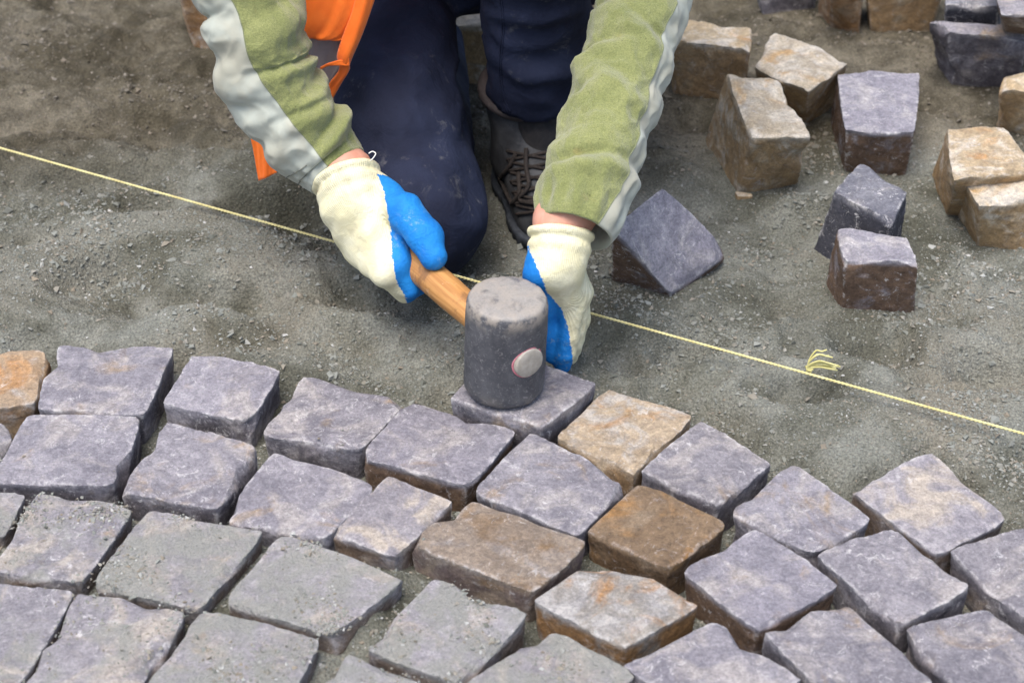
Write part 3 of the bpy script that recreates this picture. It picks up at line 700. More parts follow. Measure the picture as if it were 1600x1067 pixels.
# sand and crumbs lying on the freshly swept setts
gp, gs = [], []
DUSTY = {16: 60, 17: 620, 18: 420, 19: 420, 25: 160, 26: 300, 27: 420, 28: 340, 29: 380, 30: 260, 21: 14, 8: 16, 20: 10, 3: 12}
for i, n in DUSTY.items():
    T = TOPS[i]; w = np.clip(fbm(T*A(16, 16, 1), 3, i*2.1)+0.18, 0.004, 1)**2*SPREAD[i]
    if i == 17: w *= np.exp(-((T[:, 1]-T[:, 1].max())/0.035)**2)+0.08
    if i == 18: w *= np.exp(-((T[:, 1]-T[:, 1].max())/0.03)**2)+0.25
    k = rng.choice(len(T), n, p=w/w.sum()); s_ = np.clip(0.00095*np.exp(rng.normal(size=n)*0.45), 0.0005, 0.0036)
    q = T[k]+rng.normal(size=(n, 3))*A(0.003, 0.003, 0.0); q[:, 2] += s_*0.3
    gp.append(q); gs.append(s_)
gp = np.vstack(gp); gs = np.concatenate(gs); v, f = grains(gp, gs)
grit = mk('sand_grit', v, f, M['grain'], smooth=False, attrs={'tone': np.repeat(np.clip(0.60+0.2*rng.normal(size=len(gp)), 0, 1), 6), 'soil': np.zeros(len(v))})
tag(grit, 'crumbs of grey sand lying on the laid setts', 'grit', kind='stuff')

for i, (m, tp, zt, bp, zb, lab) in enumerate(LOOSE):
    t = np.array([P(x, y, zt) for x, y in tp]); b = np.array([P(x, y, zb) for x, y in bp]); b[:, 2] -= 0.02 if zb < 0 else 0
    o, X, at = stone('loose_stone', grow(t, 1.02), b, m, 300+i, n=32, rnd=0.016, rough=1.1, chips=1.3, ledge=1.0, corner=.02)
    tag(o, lab, 'stone', 'loose stones waiting to be laid')
t = np.array([P(956,358,.062), P(1036,291,.074), P(1139,394,-.012), P(1048,459,-.028)])
b = np.array([P(953,450,-.05), P(1036,372,-.03), P(1118,452,-.11), P(1045,520,-.12)])
o, X, at = stone('loose_stone', t, b, 'pl', 343, n=26, rnd=0.025, rough=0.8, chips=1.0, corner=.02)
tag(o, 'tilted lilac stone with brown side dug into sand beside the left glove', 'stone', 'loose stones waiting to be laid')
c = P(1162, 305, -.03); c[2] = gsample(c[0], c[1])+0.002
t = c+np.array([[-.010,.006,.004],[.009,.007,.005],[.011,-.005,.003],[-.008,-.006,.004]]); b = t-A(0, 0, .008)
o, X, at = stone('stone_chip', t, b, 'c', 351, n=8, rnd=0.2, rough=0.3, chips=.4, ledge=0)
tag(o, 'small white stone chip on the sand below the big tan block', 'stone chip')

# ------------------------------------------------------------------ string line
sa, sb = P(0, 229.5, .004), P(1600, 675, .010)
dirs = unit(sb-sa); s0 = sa-dirs*0.9; s1 = sb+dirs*0.9
Ls = np.linalg.norm(s1-s0); ns_ = int(Ls/0.0016); tt = np.linspace(0, 1, ns_)
axis_pts = s0+(s1-s0)*tt[:, None]; axis_pts[:, 2] -= 0.0025*np.sin(tt*math.pi)
e1 = unit(np.cross(dirs, A(0, 0, 1))); e2 = np.cross(e1, dirs); strands = []
for ph in (0.0, math.pi):
    a_ = tt*Ls/0.0085*2*math.pi+ph
    pth = axis_pts+0.00078*(np.cos(a_)[:, None]*e1+np.sin(a_)[:, None]*e2)
    strands.append(tube_vf(pth, 0.00088, 6, A(0, 0, 1)))
v, f = join_vf(strands)
string = mk('string_line', v, f, M['string'])
tag(string, 'taut yellow string stretched over the sand behind the setts', 'string')
kb = P(1264, 577, .0075); loops = []
rs = np.random.RandomState(3)
for j, (dx, dz) in enumerate([(a+b, c+d) for a, c in ((.016, .0155), (.023, .0075), (.026, .0000)) for b, d in ((0, 0), (.003, .0016), (-.002, .003))]):
    y_ = rs.uniform(-.004, .004); e_ = rs.uniform(-.0025, .0025)
    q = catmull([kb+A(-.002, 0, -.001), kb+A(-.0005, y_*.4, dz*.55+.001), kb+A(dx*0.40, y_, dz+.0028), kb+A(dx*.8, y_*1.2, dz+.0012), kb+A(dx+.003, y_*1.4+e_, dz+e_-.0006)], 18)
    loops.append(tube_vf(q, 0.0009, 6, A(0.3, 0.9, 0.2)))
q = np.array([kb+0.0022*A(0, math.cos(a_)*1.0, math.sin(a_))+dirs*(0.0009*a_/3-.003) for a_ in np.linspace(0, 6.28*3.4, 60)])
loops.append(tube_vf(q, 0.0012, 6, A(1, 0.1, 0.2)))
v, f = join_vf(loops); mk('knot', v, f, M['knot'], string)
for nm, p_ in (('far end', s0), ('near end', s1)):
    g0 = gsample(p_[0], p_[1]); v, f = lathe_vf([(0.0, -0.1), (0.006, -0.1), (0.006, 0.09), (0.009, 0.092), (0.009, 0.10), (0, 0.101)], A(p_[0], p_[1], g0), A(0, 0, 1), 16)
    o = mk('line_pin', v, f, M['steel'], origin=(p_[0], p_[1], g0)); tag(o, 'steel pin holding the %s of the yellow string' % ('left' if nm == 'far end' else 'right'), 'pin')

# ------------------------------------------------------------------ mallet
HB = P(787, 603, .0155); HH = 0.108; HR = 0.0395
HAX = unit(A(0.035, 0.0, 1.0)); HU = unit(A(-.56, .83, 0.0)); HN = unit(A(.83, .56, 0.0)); ZV = A(0, 0, 1)
MID = HB+HAX*HH*0.5
mallet = tag(empty('rubber_mallet', HB), 'black rubber mallet with wooden handle standing on the sett', 'mallet')
prof = [(0, 0), (.02, 0), (.034, .0), (.0372, .0010), (.0392, .0035), (.0400, .008)]
prof += [(.0400+.0004*math.sin(k/12*math.pi), .008+(HH-.016)*k/12) for k in range(1, 12)]
prof += [(.0398, HH-.008), (.0388, HH-.004), (.0368, HH-.0012), (.0335, HH), (.024, HH+.0006), (.012, HH+.0009), (.0, HH+.001)]
v, f = lathe_vf(prof, HB, HAX, 72)
hgt = (v-HB)@HAX; rad = np.linalg.norm(v-HB-hgt[:, None]*HAX, axis=1)
v = v+0.0010*np.stack([fbm(v*40, 3, 20+j) for j in range(3)], 1)+0.0012*np.stack([fbm(v*130, 2, 24+j) for j in range(3)], 1)*(np.exp(-((hgt-HH)/.006)**2)+np.exp(-(hgt/.006)**2))[:, None]
head = mk('head', v, f, M['rubber'], mallet, attrs={'up': (hgt > HH-.003).astype(float), 'rim': np.exp(-((hgt-HH+.006)/.008)**2)+.5*np.exp(-(hgt/.01)**2)})
s_ = np.linspace(-0.0405, 0.335, 70)
def hrad(s): return np.interp(s, [-.05, .02, .045, .10, .16, .24, .30, .325, .335], [.0145, .0145, .0150, .0168, .0168, .0158, .0172, .0165, .011])
v, f = lathe_vf(np.stack([hrad(s_), s_], 1), MID, HU, 40)
gl = np.stack([(v-MID)@HN, (v-MID)@ZV, (v-MID)@HU], 1)
hend = np.array([MID+HU*.3355]); nv = len(v); v = np.vstack([v, hend]); gl = np.vstack([gl, [0, 0, .335]])
f += [[nv, (len(s_)-1)*40+k, (len(s_)-1)*40+(k+1) % 40] for k in range(40)]
handle = mk('handle', v, f, M['wood'], mallet, attrs={'grain': gl})
v, f = lathe_vf([(0.0, .0428), (.008, .0428), (.0146, .0425), (.0156, .0418), (.0156, .030)], MID, -HU, 40)
v += 0.0005*np.stack([fbm(v*90, 2, 30+j) for j in range(3)], 1); plug = mk('handle_end', v, f, M['endgrain'], handle)
ring = np.array([MID-HU*0.0396+0.0160*(math.cos(a_)*HN+math.sin(a_)*np.cross(HU, HN)) for a_ in np.linspace(0, 2*math.pi, 61)])
# the collar follows the round of the head
rel = ring-MID; lat = rel@HN; ring = ring+HU*((0.0397-np.sqrt(np.clip(0.0397**2-lat**2, 0, None))))[:, None]
v, f = tube_vf(ring, 0.0014, 8, HU, cap=False); mk('paint_ring', v, f, M['pink'], handle)

# ------------------------------------------------------------------ person
WR, WL = P(526, 264, .142), P(888, 336, .160)
ER = P(385, -20, .31); EL = P(1012, -20, .30)
ER = WR+(ER-WR)*1.32; EL = WL+(EL-WL)*1.12
CR, CL = P(527, 268, .134), P(897, 361, .150)      # hems of the two sleeves
def arm_r(x, y): t = (y+95.0)/358.0; return P(x, y, ER[2]+(CR[2]-ER[2])*t)
SR, SL = A(-.215, .335, .60), A(.165, .335, .61)
KR = P(650, 342, .042); HIPR, HIPL = A(-.165, .52, .235), A(.085, .50, .27)
KL = A(.036, .285, .46); ANL = A(.020, .345, .085); ANR = A(-.11, .60, .02)
PEL, CH, NECK, HEAD = A(-.02, .52, .275), A(-.025, .37, .50), A(-.025, .27, .65), A(-.025, .175, .715)
person = tag(empty('person', tuple(KR*A(1, 1, 0)+A(0, 0, -.03))), 'kneeling worker in green jacket, orange vest and gloves tapping a stone with mallet', 'person')
def hand_r():
    pr = []; hp = lambda s: MID+HU*s
    ss = [.170, .194, .216, .237]; rr = [.0132, .0132, .0125, .0112]
    wc = P(552, 312, .118); lat = unit(A(-.85, -.25, -.40)); axis = unit(P(539, 276, .133)-wc)
    K = []
    for i, (s, r) in enumerate(zip(ss, rr)):
        k = hp(s)-HN*.035+ZV*(.000-.002*i); K.append(k)
        a_, b_, c_ = hp(s)-HN*.012-ZV*.030, hp(s)+HN*.015-ZV*.027, hp(s)+HN*.0285-ZV*.003
        w = wc+lat*((i-1.4)*.0135)
        pr += [(w, k, .0165, r+.0022, .014), (k, a_, r+.0010, r-.0002, .004), (a_, b_, r-.0002, r-.0015, .003), (b_, c_, r-.0015, r-.003, .003)]
    pr.append((P(606, 318, .112), P(622, 410, .078), .0150, .0145, .010))
    pr.append((P(622, 410, .078), P(642, 452, .050), .0135, .0105, .006))
    palm = hp(.205)-HN*.022+ZV*.022
    pr.append((wc, palm, .020, .015, .014))
    pr.append((wc, hp(.215)+HN*.004+ZV*.030, .019, .0125, .012))
    t0, t1, t2, t3 = P(590, 300, .120), P(632, 331, .124), P(664, 370, .110), P(677, 401, .0975)
    pr += [(wc, t0, .020, .0175, .012), (t0, t1, .0175, .0185, .010), (t1, t2, .0185, .0180, .006), (t2, t3, .0180, .0140, .006)]
    rc = P(540, 278, .131)
    pr.append((wc, rc+axis*.02, .0285, .0325, .012))
    pts = [(583,258,.140),(591,276,.135),(604,312,.125),(610,351,.11),(613,404,.09),(619,438,.07),(640,472,.045)]
    return pr, wc, axis, rc, lat, pts, .0345
def hand_l():
    pr = []; wc = P(872, 408, .127); rc = P(876, 365, .147); axis = unit(rc-wc); lat = unit(A(.45, .85, -.1))
    k0 = P(893, 480, .070); offs = [A(-.001, 0, 0), A(.005, .015, .000), A(.008, .031, -.004), A(.007, .047, -.012)]
    a0, b0, c0 = P(889, 524, .040), P(884, 552, .020), P(881, 570, .003)
    for i, o in enumerate(offs):
        k = k0+o; r = [.0120, .0124, .0118, .0105][i]
        w = wc+lat*((i-1.5)*.011)
        sp = A(.001*i, 0, 0)
        pr += [(w, k, .0150, r+.0020, .012), (k, a0+o+sp, r+.001, r-.0004, .004), (a0+o+sp, b0+o+sp, r-.0004, r-.0018, .003), (b0+o+sp, c0+o+sp, r-.0018, r-.0032, .003)]
    pr.append((wc, k0+A(-.012, .022, .012), .020, .016, .014))
    t0, t1, t2, t3 = P(848, 425, .120), P(838, 462, .090), P(850, 512, .045), P(862, 552, .014)
    pr += [(wc, t0, .020, .0165, .014), (t0, t1, .0162, .0155, .010), (t1, t2, .0155, .0132, .006), (t2, t3, .0132, .0100, .006)]
    pr.append((t1, k0+A(-.006, .012, .004), .013, .011, .014))
    pr.append((wc, rc+axis*.02, .0265, .0285, .012))
    pts = [(826,385,.15),(836,415,.128),(854,463,.09),(877,485,.07),(887,512,.05),(899,585,.0)]
    return pr, wc, axis, rc, lat, pts, .0305
def glove(h, lab, sgn, back):
    pr, wc, axis, rc, lat, pts, rr = h
    fn0 = prims_d(pr, .01)
    u1 = unit(np.cross(axis, A(0.2, -.9, .3))); u2 = np.cross(axis, u1)
    def fn(p):
        d = fn0(p)
        d = np.maximum(d, (p-rc)@axis)
        q = p-rc; hq = q@axis; rad = np.linalg.norm(q-hq[:, None]*axis, axis=1)
        ringd = np.sqrt((rad-rr+.001)**2+(hq+.001)**2)-.0046
        ring2 = np.sqrt((rad-rr+.0035)**2+(hq+.014)**2)-.0052
        d = smin(d, ringd, .0035); d = smin(d, ring2, .006)
        d = d+0.0012*pn(p*34, 2)+0.0010*pn(p*75, 5)
        # drawn creases across the back
        return d+0.0009*np.sin((p@axis)*230+6*pn(p*20, 8))*np.clip(1-np.abs(hq+.05)/.05, 0, 1)
    lo, hi = prim_bounds(pr, .008)
    V, F = surface(fn, lo, hi, .0019); V = relax(V, F, 1, .4)
    m = unit(RT*0.9-UP*.1*sgn); P3 = np.array([P(*t) for t in pts])
    a_ = -(V-wc)@axis; ap = -(P3-wc)@axis
    # coated side lies across the hand: boundary given along the hand's own axis
    mm = unit(np.cross(back, axis)); mm = mm if mm[0] > 0 else -mm
    l_ = (V-wc)@mm; lp = (P3-wc)@mm; od = np.argsort(ap)
    coat = (l_-np.interp(a_, ap[od], lp[od]))*sgn
    coat = np.where((V-rc)@axis > -.016, -0.01, coat)
    ang = np.arctan2((V-wc)@np.cross(axis, mm), l_)
    kn = np.stack([ang*.034, (V-wc)@axis, np.zeros(len(V))], 1)
    o = mk('glove', V, F, M['glove'], person, attrs={'coat': coat, 'knit': kn}); o['label'] = lab
    return o, V, F
HR_ = hand_r(); HL_ = hand_l()
gr, GRV, GRF = glove(HR_, 'cream knit glove with blue coated palm gripping the mallet handle', 1, unit(CAM-HR_[1]))
gl_, GLV, GLF = glove(HL_, 'cream knit glove with blue coated palm holding the sett', -1, unit(CAM-HL_[1]))
q = catmull([P(578, 252, .155), P(584, 246, .158), P(587, 240, .160), P(582, 237, .161), P(576, 240, .160)], 24)
v, f = tube_vf(q, .0006, 6, A(0, -.8, .6)); mk('loose_thread', v, f, M['thread'], gr)

# body under the clothes: one skin
def body():
    pr = [(PEL+A(-.06, 0, 0), PEL+A(.06, 0, 0), .085, .085, .04), (PEL, CH, .10, .11, .05), (CH, (SR+SL)/2, .10, .09, .05), (CH+A(-.07, 0, .03), CH+A(.07, 0, .03), .085, .085, .05),
          ((SR+SL)/2, SR, .06, .048, .04), ((SR+SL)/2, SL, .06, .048, .04), ((SR+SL)/2, NECK, .06, .052, .03), (NECK, HEAD, .050, .058, .02),
          (SR, ER, .046, .038), (SL, EL, .046, .038), (ER, arm_r(412, 100), .038, .035), (arm_r(412, 100), arm_r(485, 218), .035, .028), (arm_r(485, 218), CR, .026, .0240), (CR, HR_[3], .0240, .0265), (HR_[3], HR_[1], .0285, .018), (EL, EL+(CL-EL)*.85, .036, .026), (EL+(CL-EL)*.85, HL_[3]+HL_[2]*.012, .026, .0245), (HL_[3]+HL_[2]*.012, HL_[1], .0255, .017),
          (HIPR, KR, .075, .05, .03), (KR, ANR, .048, .034), (HIPL, KL, .075, .05, .03), (KL, ANL, .048, .036), (PEL, HIPR, .09, .08, .04), (PEL, HIPL, .09, .08, .04)]
    hd = unit(A(0, -.55, -.80))   # the way the face looks
    hu = unit(np.cross(A(1, 0, 0), hd)); hu = hu if hu[1] < 0 else hu
    fu = unit(A(0, -.82, .57)) - 0*hd
    fu = unit(fu-hd*(fu@hd))
    pr += [(HEAD+fu*.01, HEAD+fu*.075, .076, .078, .03), (HEAD+hd*.03-fu*.03, HEAD+hd*.05+fu*.03, .05, .058, .03), (HEAD+hd*.05-fu*.045, HEAD+hd*.06-fu*.04, .03, .03, .02)]
    pr += [(HEAD+hd*.092+fu*.03, HEAD+hd*.112-fu*.005, .007, .012, .012)]
    for s in (-1, 1):
        pr.append((HEAD+A(s*.076, 0, 0)+fu*.03, HEAD+A(s*.080, 0, 0)-fu*.012, .014, .011, .006))
        pr.append((HEAD+hd*.094+fu*.038+A(s*.022, 0, 0), HEAD+hd*.090+fu*.036+A(s*.042, 0, 0), .010, .009, .01))
    pr.append((HEAD+hd*.094-fu*.033+A(-.016, 0, 0), HEAD+hd*.094-fu*.033+A(.016, 0, 0), .008, .008, .008))
    lo, hi = prim_bounds(pr, .02)
    V, F = surface(prims_d(pr, .02), lo, hi, .008); mk('body', V, F, M['skin'], person)
    hp_ = [(HEAD+fu*.03-hd*.012, HEAD+fu*.086-hd*.006, .083, .079, .03), (HEAD-hd*.03-fu*.02, HEAD-hd*.02+fu*.05, .070, .075, .03)]
    lo, hi = prim_bounds(hp_, .02); base = prims_d(hp_, .02)
    V, F = surface(lambda p: np.maximum(base(p)+.004*fbm(p*45, 3, 3), (p-HEAD)@hd-.062+.02*((p-HEAD)@fu < .02)), lo, hi, .006); mk('hair', V, F, M['hair'], person)
    for s in (-1, 1):
        v, f = lathe_vf([(0, .0065), (.004, .0055), (.0078, .001), (.0085, -.003)], HEAD+hd*.098+fu*.022+A(s*.031, 0, 0), hd, 16)
        mk('eye', v, f, M['thread'], person)
body()

# trousers
tp = [(PEL+A(-.07, 0, 0), PEL+A(.07, 0, 0), .115, .115, .05), (HIPR, KR+A(0, .01, .004), .080, .064, .04), (KR+A(.002, -.004, -.002), KR+A(0, .02, .0), .061, .063, .03), (KR, ANR, .064, .050, .03),
      (PEL, HIPR, .12, .085, .05), (PEL, HIPL, .12, .095, .05), (HIPL, KL, .098, .078, .04), (KL, KL+(ANL-KL)*.45, .076, .063, .03), (KL+(ANL-KL)*.45, ANL+A(.006, -.01, .035), .063, .054, .02)]
def tro(p):
    d = prims_d(tp[:-1], .03)(p)
    wr = .006*pn(p*A(13, 13, 20), 1)+.003*pn(p*34, 2)
    rgd = 1-np.abs(pn(p*A(9, 11, 24)+.7*np.stack([pn(p*8, 3)]*3, 1), 11))*4.0
    wr = wr-.0055*np.clip(rgd, -.3, 1)*sstep(.0, .05, p[:, 2])
    # the standing leg ends in a hem above the boot and crumples there
    sh = cone_d(p, *tp[-1][:4]); zc = np.exp(-((p[:, 2]-.17)/.05)**2)
    sh = sh+.0035*zc*np.sin(p[:, 2]*150+9*pn(p*12, 6))
    sh = np.maximum(sh, .112-p[:, 2]+.25*(p[:, 1]-.33))
    return smin(d, sh, .02)+wr
gz0 = 0.0
lo, hi = prim_bounds(tp, .02)
TV, TF = surface(tro, lo, hi, .0062); TV = relax(TV, TF, 1, .4)
trousers = mk('trousers', TV, TF, M['navy'], person); trousers['label'] = 'dark navy work trousers'
tb = bvh_of(TV, TF)
def drape(bvh, pts, off, n=40):
    out = []
    for x, y in catmull(np.array(pts, float), n):
        h, d = ray_px(bvh, x, y)
        if h is not None: out.append(h+d*off)
    return np.array(out)
for pts in ([(778, -20), (784, 40), (780, 100), (784, 150), (795, 178)], [(781, -20), (787, 40), (783, 100), (787, 150), (798, 178)]):
    q = drape(tb, pts, .0006)
    if len(q) > 8:
        v, f = tube_vf(q, .0009, 6, A(1, 0, 0)); mk('seam', v, f, M['navy'], trousers)

# boots
toe = P(872, 394, -.03); GB = -.036
bp = [(A(.022, .415, .005), A(.026, .36, .012), .040, .044), (A(.026, .36, .012), A(toe[0]-.004, toe[1]+.055, .000), .046, .044), (A(toe[0]-.002, toe[1]+.060, .002), A(toe[0], toe[1]+.044, -.004), .046, .043),
      (A(.028, .345, .03), A(.020, .350, .095), .046, .050), (A(.021, .40, .02), A(.018, .372, .10), .040, .046), (A(.030, .33, .045), A(.040, .28, .02), .034, .034)]
def bt(p): return np.maximum(np.maximum(prims_d(bp, .022)(p)+.0016*pn(p*40, 3), GB+.014-p[:, 2]), p[:, 2]-.118-.2*(p[:, 1]-.34))
lo, hi = prim_bounds(bp, .012)
boot = empty('boot', (toe[0], toe[1], GB)); boot.parent = person; boot.matrix_parent_inverse = Matrix.Translation(-Vector(WLOC['person']))
boot['label'] = 'scuffed grey and black laced work boot'
def sub(name, V, F, mat, smooth=True):
    o = mk(name, V, F, mat, None, smooth, origin=None); o.parent = boot; o.matrix_parent_inverse = Matrix.Translation(-Vector(WLOC['boot'])); return o
BV, BF = surface(bt, lo, hi, .0038); BV = relax(BV, BF, 1, .4); sub('upper', BV, BF, M['leather'])
def sole(p):
    d = prims_d([(q[0], q[1], q[2]+.005, q[3]+.005) for q in bp[:3]], .022)(p*A(1, 1, .35)+A(0, 0, 0))
    tread = .003*(np.sin(p[:, 1]*420) > .2)*(p[:, 2] < GB+.008)
    return np.maximum(np.maximum(d+tread+.0008*pn(p*60, 4), p[:, 2]-(GB+.0185)), GB-p[:, 2])
V, F = surface(sole, lo-.01, hi+.01, .0036); sub('sole', V, F, M['sole'])
bb = bvh_of(BV, BF)
# padded collar ring
cr = catmull([A(.020+.047*math.sin(a_), .352-.046*math.cos(a_), .108-.006*math.cos(a_)+.012*math.sin(a_)**2*0) for a_ in np.linspace(0, 2*math.pi, 17)], 64)
v, f = tube_vf(cr, .0135, 12, A(0, 0, 1), cap=False); sub('collar', v, f, M['collar'])
tg = catmull([A(.040, .285, .052), A(.034, .292, .078), A(.026, .298, .100), A(.022, .300, .122)], 20)
# tongue as a soft curved pad
uu = np.linspace(-1, 1, 13); V = []
for layer in (0, 1):
    for k, c_ in enumerate(tg):
        for u_ in uu: V.append(c_+A(u_*.024, .012*u_*u_+.004*layer-.004, .002-.004*layer-.006*u_*u_))
V = np.array(V); nn_ = len(tg)*13
F = grid_faces(len(tg), 13).tolist()+[[i+nn_ for i in q[::-1]] for q in grid_faces(len(tg), 13).tolist()]
for k in range(len(tg)-1): F += [[k*13, (k+1)*13, nn_+(k+1)*13, nn_+k*13], [k*13+12, nn_+k*13+12, nn_+(k+1)*13+12, (k+1)*13+12]]
for k in range(12): F += [[k, nn_+k, nn_+k+1, k+1], [(len(tg)-1)*13+k, (len(tg)-1)*13+k+1, nn_+(len(tg)-1)*13+k+1, nn_+(len(tg)-1)*13+k]]
sub('tongue', V, F, M['boot_dark'])
laces = []
def lace(pts, r=.0019, off=.0028, n=26):
    q = drape(bb, pts, off, n)
    if len(q) > 5: laces.append(tube_vf(q, r, 7, A(0.2, 0.1, 1)))
for k in range(6):
    y0 = 236+k*17
    lace([(792+k*3, y0), (815+k*3, y0+5), (842+k*3, y0+10), (868+k*2, y0+14)]); lace([(792+k*3, y0+14), (818+k*3, y0+10), (845+k*3, y0+4), (870+k*2, y0)])
lace([(822, 232), (822, 262), (826, 290), (812, 312), (836, 318), (845, 322)], .0027, .006)
lace([(806, 240), (795, 262), (776, 285), (772, 305), (785, 326), (800, 318), (811, 300), (810, 270)], .0027, .006, 40)
v, f = join_vf(laces); sub('laces', v, f, M['lace'])
# dark ankle panel straps at both sides of the lacing
for pts in ([(764, 232), (768, 262), (776, 290), (786, 315), (800, 330)], [(756, 240), (762, 275), (770, 305), (782, 332)]):
    q = drape(bb, pts, .0008, 30)
    if len(q) > 6: v, f = tube_vf(q, .0042, 8, A(1, 0, 0)); sub('eyelet_strap', v, f, M['boot_dark'])
# the other boot, toe down behind the kneeling leg
boot2 = boot.copy(); COL.objects.link(boot2); boot2['label'] = 'boot of the folded leg, toe on the ground'
Mrot = Matrix.Translation(Vector((ANR[0]-.015, ANR[1]+.02, .01))) @ Matrix.Rotation(math.pi-.55, 4, 'Z') @ Matrix.Rotation(math.radians(-62), 4, 'X') @ Matrix.Translation(-Vector((.02, .38, .05)))
boot2.matrix_parent_inverse = Matrix.Translation(-Vector(WLOC['person'])) @ Mrot
for ch in list(boot.children):
    c_ = ch.copy(); COL.objects.link(c_); c_.parent = boot2; c_.matrix_parent_inverse = Matrix.Translation(-Vector(WLOC['boot']))

# jacket: body and sleeves
jp = [(PEL+A(-.06, -.02, .05), PEL+A(.06, -.02, .05), .115, .115, .05), (PEL+A(0, -.02, .06), CH, .125, .135, .06), (CH+A(-.08, 0, .03), CH+A(.08, 0, .03), .105, .105, .05), ((SR+SL)/2, SR, .085, .068, .04), ((SR+SL)/2, SL, .085, .068, .04), ((SR+SL)/2, NECK, .08, .068, .03)]
jf = prims_d(jp, .03); lo, hi = prim_bounds(jp, .03)
def jac(p): return np.maximum(jf(p)+.007*pn(p*14, 4), (p-NECK)@unit(NECK-(SR+SL)/2)-.012)
V, F = surface(jac, lo, hi, .010); jacket = mk('jacket', V, F, M['fleece'], person); jacket['label'] = 'green fleece jacket body'
def vesf(p):
    d = jf(p)+.005*pn(p*11, 7)-.020
    cutx = np.maximum(np.abs(p[:, 0]+.025)-.20, 0)
    return np.maximum(np.maximum(d, np.abs(p[:, 0]+.025)-.165), (p-NECK)@unit(NECK-(SR+SL)/2)+.01)
V, F = surface(vesf, lo-.02, hi+.02, .008); vest = mk('vest', V, F, M['orange'], person); vest['label'] = 'fluorescent orange safety vest'
def sheet(name, rows, mat, nu=40, nv=40, thick=.0022, fold=.006, parent=None, off=0.0):
    R = np.array([catmull(r, nu) for r in rows]); G = np.array([catmull(R[:, i], nv) for i in range(nu)]).transpose(1, 0, 2)
    tu = np.gradient(G, axis=1); tv = np.gradient(G, axis=0); nn = np.cross(tu, tv); nn /= np.linalg.norm(nn, axis=2)[:, :, None]
    nn *= np.sign((nn[nv//2, nu//2]@(CAM-G[nv//2, nu//2])))
    u_ = np.linspace(0, 1, nu)[None, :]; v_ = np.linspace(0, 1, nv)[:, None]
    p_ = np.stack([np.broadcast_to(u_*3.2, (nv, nu)), np.broadcast_to(v_*0.9, (nv, nu)), np.full((nv, nu), 1.5)], -1).reshape(-1, 3)
    G = G+nn*(fold*fbm(p_, 3, off).reshape(nv, nu)*1.5)[:, :, None]
    V = np.vstack([G.reshape(-1, 3), (G-nn*thick).reshape(-1, 3)]); k = nu*nv
    g = grid_faces(nv, nu).tolist(); F = g+[[i+k for i in q[::-1]] for q in g]
    for i in range(nv-1): F += [[i*nu, (i+1)*nu, k+(i+1)*nu, k+i*nu], [i*nu+nu-1, k+i*nu+nu-1, k+(i+1)*nu+nu-1, (i+1)*nu+nu-1]]
    for i in range(nu-1): F += [[i, k+i, k+i+1, i+1], [(nv-1)*nu+i, (nv-1)*nu+i+1, k+(nv-1)*nu+i+1, k+(nv-1)*nu+i]]
    return mk(name, V, F, mat, parent)
YV = .235
flap = sheet('vest_front', [
    [PY(430, -330, .26), PY(520, -330, .24), PY(640, -330, .24)],
    [PY(420, -120, .25), PY(520, -120, YV), PY(618, -110, YV)],
    [PY(415, 0, .25), PY(500, 0, YV), PY(583, 2, YV-.005)],
    [PY(412, 40, .25), PY(480, 44, YV), PY(556, 58, YV)],
    [PY(402, 52, .25), PY(470, 60, YV), PY(528, 66, YV)]], M['orange'], parent=vest, off=2.0)
sheet('vest_hem', [
    [PY(372, 120, .24), PY(430, 130, .235), PY(500, 130, .23)],
    [PY(386, 190, .235), PY(430, 195, .23), PY(478, 190, .23)],
    [PY(394, 225, .23), PY(425, 232, .225), PY(455, 228, .225)],
    [PY(404, 283, .225), PY(422, 275, .22), PY(440, 266, .22)]], M['orange'], parent=vest, off=4.0, fold=.003)
sheet('reflective_tape', [
    [PY(455, 20, YV+.012), PY(500, 24, YV+.012), PY(545, 20, YV+.012)],
    [PY(450, 90, YV+.012), PY(500, 92, YV+.012), PY(540, 88, YV+.012)],
    [PY(440, 160, YV+.012), PY(480, 160, YV+.012), PY(520, 138, YV+.012)]], M['tape'], parent=vest, off=6.0, fold=.004)
sheet('edge_binding', [
    [PY(575, -120, YV-.006), PY(596, -120, YV-.010), PY(622, -115, YV-.006)],
    [PY(555, 0, YV-.006), PY(570, 2, YV-.012), PY(586, 0, YV-.006)],
    [PY(536, 55, YV-.006), PY(551, 62, YV-.012), PY(567, 55, YV-.006)],
    [PY(526, 88, YV-.006), PY(538, 95, YV-.012), PY(549, 98, YV-.006)],
    [PY(530, 108, YV-.004), PY(539, 114, YV-.008), PY(547, 112, YV-.004)],
    [PY(515, 130, YV), PY(523, 136, YV), PY(529, 140, YV)],
    [PY(500, 160, YV), PY(507, 165, YV), PY(513, 168, YV)]], M['orange'], nu=12, nv=70, parent=vest, off=8.0, fold=.0025)
sheet('tie_strap', [
    [PY(500, 106, YV-.008), PY(518, 98, YV-.010), PY(545, 93, YV-.012)],
    [PY(500, 110, YV-.008), PY(518, 103, YV-.010), PY(546, 104, YV-.012)]], M['orange'], nu=20, nv=6, parent=vest, off=9.0, fold=.001)

